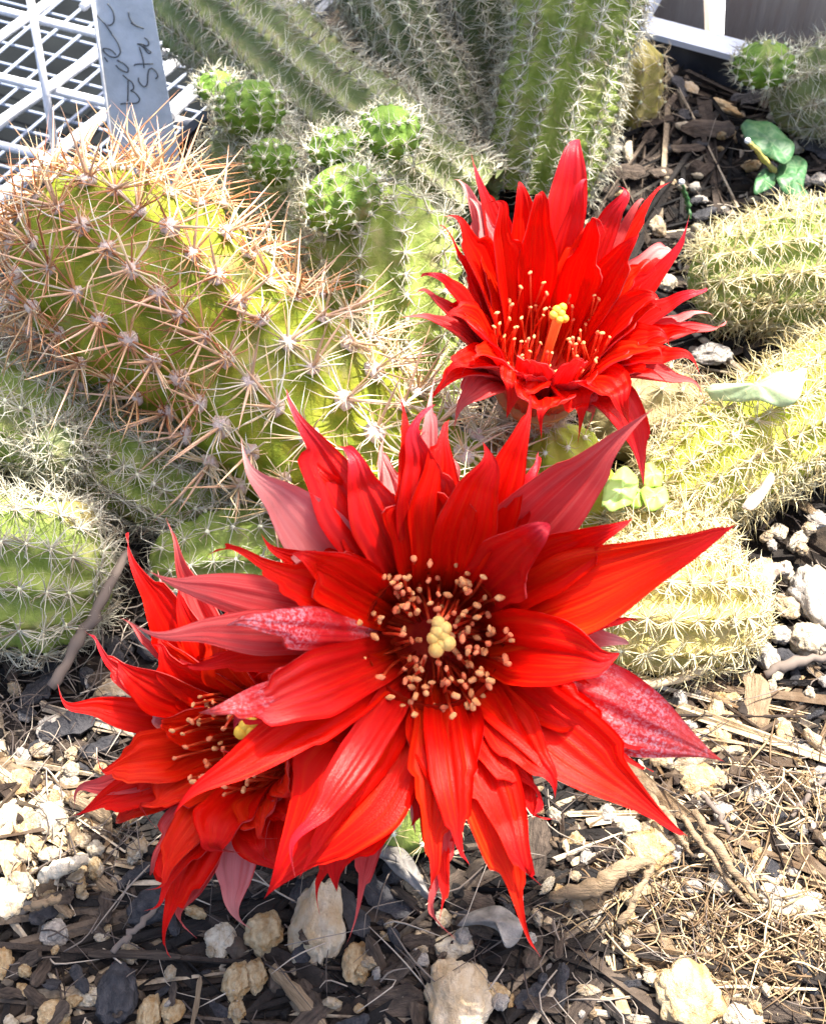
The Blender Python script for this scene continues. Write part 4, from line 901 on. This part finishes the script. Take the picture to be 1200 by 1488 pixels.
crumbs('pale_gravel', 0, [((-30, 1100, 230, 1320), 900), ((780, 1120, 1230, 1350), 1100), ((850, 1330, 1230, 1500), 700), ((860, 980, 1230, 1150), 600), ((820, 720, 1100, 1000), 500)], GRAVELP, (.06, .22), 'pale sunlit grit and pumice crumbs in the brighter patches', zr=(.0, .36))
# thin fibres and rootlets
def fibres(name, boxes, m, label, L=(.4, 1.3), r=.014, zr=(.1, .55), curl=.35):
    Vs = []; Fq = []; Ft = []; o_ = 0
    for (x0, y0, x1, y1), n in boxes:
        for i in range(n):
            P = at(rng.uniform(x0, x1), rng.uniform(y0, y1), 0.); P[2] = ground_h(P[0], P[1])+rng.uniform(*zr)
            a = rng.uniform(0, 6.28); d = np.array([math.cos(a), math.sin(a), rng.normal(0, .25)]); l = rng.uniform(*L)
            P1 = P+d*l*.5+rng.normal(0, curl, 3)*l*.4*[1, 1, .4]; P2 = P+d*l+rng.normal(0, curl, 3)*l*.4*[1, 1, .4]
            V, F = tube(path_pts([P, P1, P2], 6), r*rng.uniform(.5, 1.4)*np.array([.8, 1, 1, .9, .7, .3]), 4)
            Vs.append(V); Fq.append(F[0]+o_); Ft.append(F[1]+o_); o_ += len(V)
    return solo(name, np.concatenate(Vs), [np.concatenate(Fq), np.concatenate(Ft)], m, (0, 0, 0), label, kind='stuff')
fibres('dry_root_mat', [((980, 1320, 1230, 1440), 620), ((850, 1260, 1080, 1380), 240), ((1050, 1130, 1180, 1230), 140)], STRAW, 'tangled mat of tan rootlets at the lower right', L=(.3, .9))
fibres('mulch_fibres', [((-20, 930, 260, 1150), 150), ((0, 1250, 900, 1488), 170), ((860, 100, 1200, 340), 40), ((1000, 700, 1200, 1150), 90), ((780, 1120, 1200, 1488), 160), ((150, 740, 330, 960), 120), ((0, 1130, 220, 1310), 60)], GREYROOT, 'fine grey and brown fibres strewn over the mulch', r=.012)
# twigs, straws and roots that can be told apart
def twig(pts, r, m, label, cat='twig', name='twig'):
    P = [at(*p) for p in pts]; Q = path_pts(P, 5*len(P)); rr = np.interp(np.linspace(0, 1, len(Q)), [0, .5, 1], r)*(1+rng.normal(0, .13, len(Q)))
    Q = Q+rng.normal(0, .018, Q.shape)
    V, F = tube(Q, rr, 8); solo(name, V, F, m, P[0], label, cat)
twig([(162, 1384, .5), (195, 1352, .6), (230, 1316, .5)], (.05, .06, .03), GREYROOT, 'straight grey twig slanting up right below the blue-black charcoal')
twig([(800, 1303, .5), (860, 1290, .7), (905, 1262, .8), (952, 1250, .7)], (.09, .17, .06), BARKT, 'thick pale curved root below the right pointing petal', 'root', 'root')
twig([(900, 1345, .6), (925, 1300, .8), (948, 1262, .8)], (.05, .06, .05), BARKT, 'pale straight twig rising to the end of the thick curved root')
twig([(1010, 1180, .7), (1040, 1230, .8), (1100, 1308, .6)], (.07, .09, .04), BARKT, 'longest straw stalk running down right from the right petal tip', 'straw', 'straw')
twig([(990, 1185, .7), (1030, 1240, .7), (1085, 1312, .5)], (.05, .06, .04), BARKT, 'thinner straw stalk just left of the longest straw stalk', 'straw', 'straw')
twig([(945, 1155, .7), (975, 1195, .8), (1005, 1245, .6)], (.05, .06, .03), BARKT, 'short straw stalk lying along the tip of the right pointing petal', 'straw', 'straw')
twig([(1020, 1155, .6), (1042, 1180, .7), (1062, 1215, .6)], (.04, .05, .03), GREYROOT, 'grey straw stalk right of the longest straw stalk', 'straw', 'straw')
twig([(75, 1000, .9), (115, 930, 1.2), (150, 870, 1.6), (185, 800, 1.6)], (.1, .11, .07), GREYROOT, 'grey dead root climbing along the end of the fat pale stem', 'root', 'root')
twig([(1112, 980, .4), (1150, 965, .5), (1210, 955, .4)], (.08, .1, .07), GREYROOT, 'grey root near the right edge below the stones', 'root', 'root')
twig([(1150, 1190, .4), (1180, 1150, .5), (1210, 1120, .5)], (.04, .05, .03), GREYROOT, 'thin grey twig at the right edge above the dazzling stones')
twig([(225, 1320, .4), (255, 1295, .5), (275, 1260, .5)], (.04, .05, .03), GREYROOT, 'thin grey twig right of the blue-black charcoal')
twig([(35, 1322, .6), (65, 1312, .7), (90, 1305, .6)], (.05, .06, .04), BARKT, 'pale twig crossing below the sunlit stone patch')
twig([(60, 1275, .6), (90, 1262, .7), (125, 1248, .7)], (.1, .13, .09), STONEW, 'white rod-like wood piece in the sunlit patch')
twig([(870, 1006, .9), (985, 985, .7), (1075, 940, .5)], (.08, .1, .06), SP_BROWN, 'dry twisted stalk under the golden stem', 'stalk', 'stalk')
twig([(990, 265, 1.3), (997, 290, .6), (1003, 320, .1)], (.045, .06, .06), LEAFD, 'thin green sprout with a pale tip behind the upper flower', 'sprout', 'sprout')
V, F = blobs([at(990, 264, 1.35)], .075, 2); solo('seed_cap', V, F, PLW, at(990, 264, 1.35), 'tiny white cap on the thin green sprout', 'seed cap')
twig([(1086, 205, 2.2), (1105, 225, 1.6), (1128, 255, .8)], (.05, .07, .08), G_GOLD, 'stubby yellow stalk standing in the dark green seedling', 'stalk', 'stalk')
V, F = blobs([at(1086, 204, 2.25)], .075, 2); solo('seed_cap', V, F, PLW, at(1086, 204, 2.25), 'white cap on the yellow stalk in the dark green seedling', 'seed cap')

# leaves: outline points in pixels at a height, centre raised
def leaf(outline, z, m, parent=None, name='leaf', dome=.08, label=None, cat=None, zs=None, fold=0.):
    P = np.array([at(x, y, z if zs is None else zs[i]) for i, (x, y) in enumerate(outline)])
    P = path_pts(np.vstack([P, P[:1]]), len(P)*5)[:-1]; c = P.mean(0); n = len(P); rings = []
    for k in (1, .78, .5, .22):
        Q = c+(P-c)*k; Q = Q+np.array([0, 0, 1.])*dome*(1-k)+np.array([[0, 0, .05*math.sin(i*.8)*k] for i in range(n)]); rings.append(Q)
    top = np.vstack(rings+[c[None]+[0, 0, dome*.6]]); m0 = len(top); bot = top-np.array([0, 0, .03])
    F = grid_faces(4, n, True); j = np.arange(n); k = (j+1) % n; Ft = np.stack([3*n+j, 3*n+k, np.full(n, 4*n)], -1)
    rim = np.stack([j, j+m0, k+m0, k], -1)
    V = np.vstack([top, bot]); Fa = [np.concatenate([F, F[:, ::-1]+m0, rim]), np.concatenate([Ft, Ft[:, ::-1]+m0])]
    if parent is not None: return part(name, V, Fa, m, parent)
    return solo(name, V, Fa, m, c, label, cat)
sdl = thing('seedling', 'dark green weed seedling with rounded lobed leaves on the soil at the upper right', 'seedling', at(1135, 265, 0))
leaf([(1076, 182), (1092, 172), (1120, 180), (1148, 200), (1153, 222), (1135, 238), (1112, 222), (1090, 208)], 1.4, LEAFD, sdl)
leaf([(1130, 240), (1160, 224), (1172, 240), (1168, 270), (1174, 288), (1155, 290), (1138, 275), (1126, 258)], 1.0, LEAFD, sdl)
leaf([(1122, 250), (1128, 262), (1112, 278), (1096, 278), (1098, 258), (1108, 246)], 1.0, LEAFD, sdl)
clo = thing('clover', 'lime green clover leaves glowing in the sun between the large and upper flowers', 'clover', at(925, 730, 0))
leaf([(874, 735), (880, 702), (905, 680), (925, 690), (925, 715), (912, 735), (890, 740)], 1.9, LEAFY, clo)
leaf([(922, 708), (935, 720), (930, 738), (918, 734), (914, 722)], 1.7, LEAFY, clo)
leaf([(930, 712), (945, 706), (965, 710), (972, 725), (958, 738), (938, 736)], 1.8, LEAFY, clo)
leaf([(934, 676), (950, 674), (962, 690), (960, 704), (946, 708), (934, 700)], 1.8, LEAFY, clo)
V, F = tube(path_pts([at(925, 712, 1.85), at(926, 740, .9), at(920, 770, .0)], 8), .04, 6); part('stalk', V, F, LEAFY, clo)
leaf([(1024, 566), (1045, 556), (1085, 560), (1110, 548), (1140, 540), (1168, 536), (1168, 556), (1155, 585), (1120, 586), (1085, 580), (1060, 584), (1034, 576)], 2.3, LEAFP, dome=.15, label='long pale grey-green leaf lying across the right stem', cat='leaf', zs=[2.4, 2.4, 2.6, 2.8, 3.0, 3.1, 3.1, 3.0, 2.8, 2.6, 2.4, 2.4])
leaf([(1078, 735), (1095, 715), (1118, 690), (1126, 694), (1112, 720), (1090, 742)], 2.4, LEAFB, label='curled tan dead leaf on the bright yellow-green stem', cat='leaf')
leaf([(664, 1345), (690, 1322), (725, 1318), (755, 1335), (758, 1360), (735, 1378), (722, 1350), (690, 1345)], .7, LEAFG, label='grey dead leaf on the mulch left of the orange petal tip', cat='leaf', dome=.2)
leaf([(545, 1238), (570, 1222), (598, 1248), (620, 1290), (625, 1308), (600, 1290), (575, 1268), (556, 1250)], .8, LEAFG, label='grey dead leaf slanting under the lower petals of the large flower', cat='leaf', dome=.2)
leaf([(1092, 836), (1105, 818), (1130, 820), (1142, 828), (1128, 838), (1118, 855), (1104, 858)], .8, LEAFB, label='rust brown curled leaf beside the golden stem', cat='leaf', dome=.3)
leaf([(1090, 845), (1118, 825), (1140, 822), (1128, 842), (1110, 862), (1098, 870)], .6, BARKC, label='dark brown curled leaf under the rust coloured one', cat='leaf', dome=.2)

# ---------------------------------------------------------------- unseen leafy branch added toward the sun to shade chosen patches of the bed
SH = [ # centre px, py, height of what it shades, size cm (long, wide), yaw
]
def overhead(rows):
    br = thing('added_shade_branch', 'unseen leafy branch added above the bed to dapple the sunlight', 'branch', at(600, 400, 0)+SUN*45)
    pts = []
    for px, py, z, a, b, yaw in rows:
        g = at(px, py, z); c = g+SUN*((45+rng.uniform(-4, 4))/SUN[2]); pts.append(c)
        n = 24; t = np.linspace(0, 2*np.pi, n, endpoint=False)
        ca, sa = math.cos(yaw), math.sin(yaw)
        X = a*np.cos(t); Y = b*np.sin(t)*(1-.25*np.cos(t)); Z = .12*a*np.cos(2*t)
        V = np.stack([X*ca-Y*sa, X*sa+Y*ca, Z], 1)+c
        V = np.vstack([V, c[None]+[0, 0, .3]]); V2 = V-[0, 0, .05]; j = np.arange(n); k = (j+1) % n
        F = np.stack([j, k, np.full(n, n)], -1); part('leaf', np.vstack([V, V2]), [np.concatenate([F, F[:, ::-1]+n+1]), np.stack([j, j+n+1, k+n+1, k], -1)][:1]+[np.stack([j, j+n+1, k+n+1, k], -1)], LEAFD, br)
    pts = np.array(pts); c = pts.mean(0)
    for p in pts:
        V, F = tube(path_pts([p-[0, 0, .1], (p+c)/2+[0, 0, 1.5], c+[0, 0, 2]], 8), np.linspace(.08, .2, 8), 5); part('twig', V, F, BARKC, br)
ROWS = [
 (330, 60, 2.5, 4.0, 2.3, .3), (560, 60, 2.5, 4.5, 3.0, 1.2), (760, 60, 3, 4.2, 2.6, .6), (940, 130, 0, 4.5, 3.0, .2), (1120, 170, .5, 3.0, 2.2, 1.0),
 (400, 300, 2, 2.0, 1.6, .2), (90, 640, 1.5, 2.4, 1.3, -.5), (230, 760, 1, 1.8, 1.5, .2),
 (40, 1010, 0, 2.8, 1.1, .1), (200, 1440, 0, 2.6, 1.3, .1), (60, 1440, 0, 2.0, 1.2, .7), (430, 1420, 0, 1.6, 1.0, .4), (740, 1400, 0, 1.3, 1.2, .3),
]
overhead(ROWS)
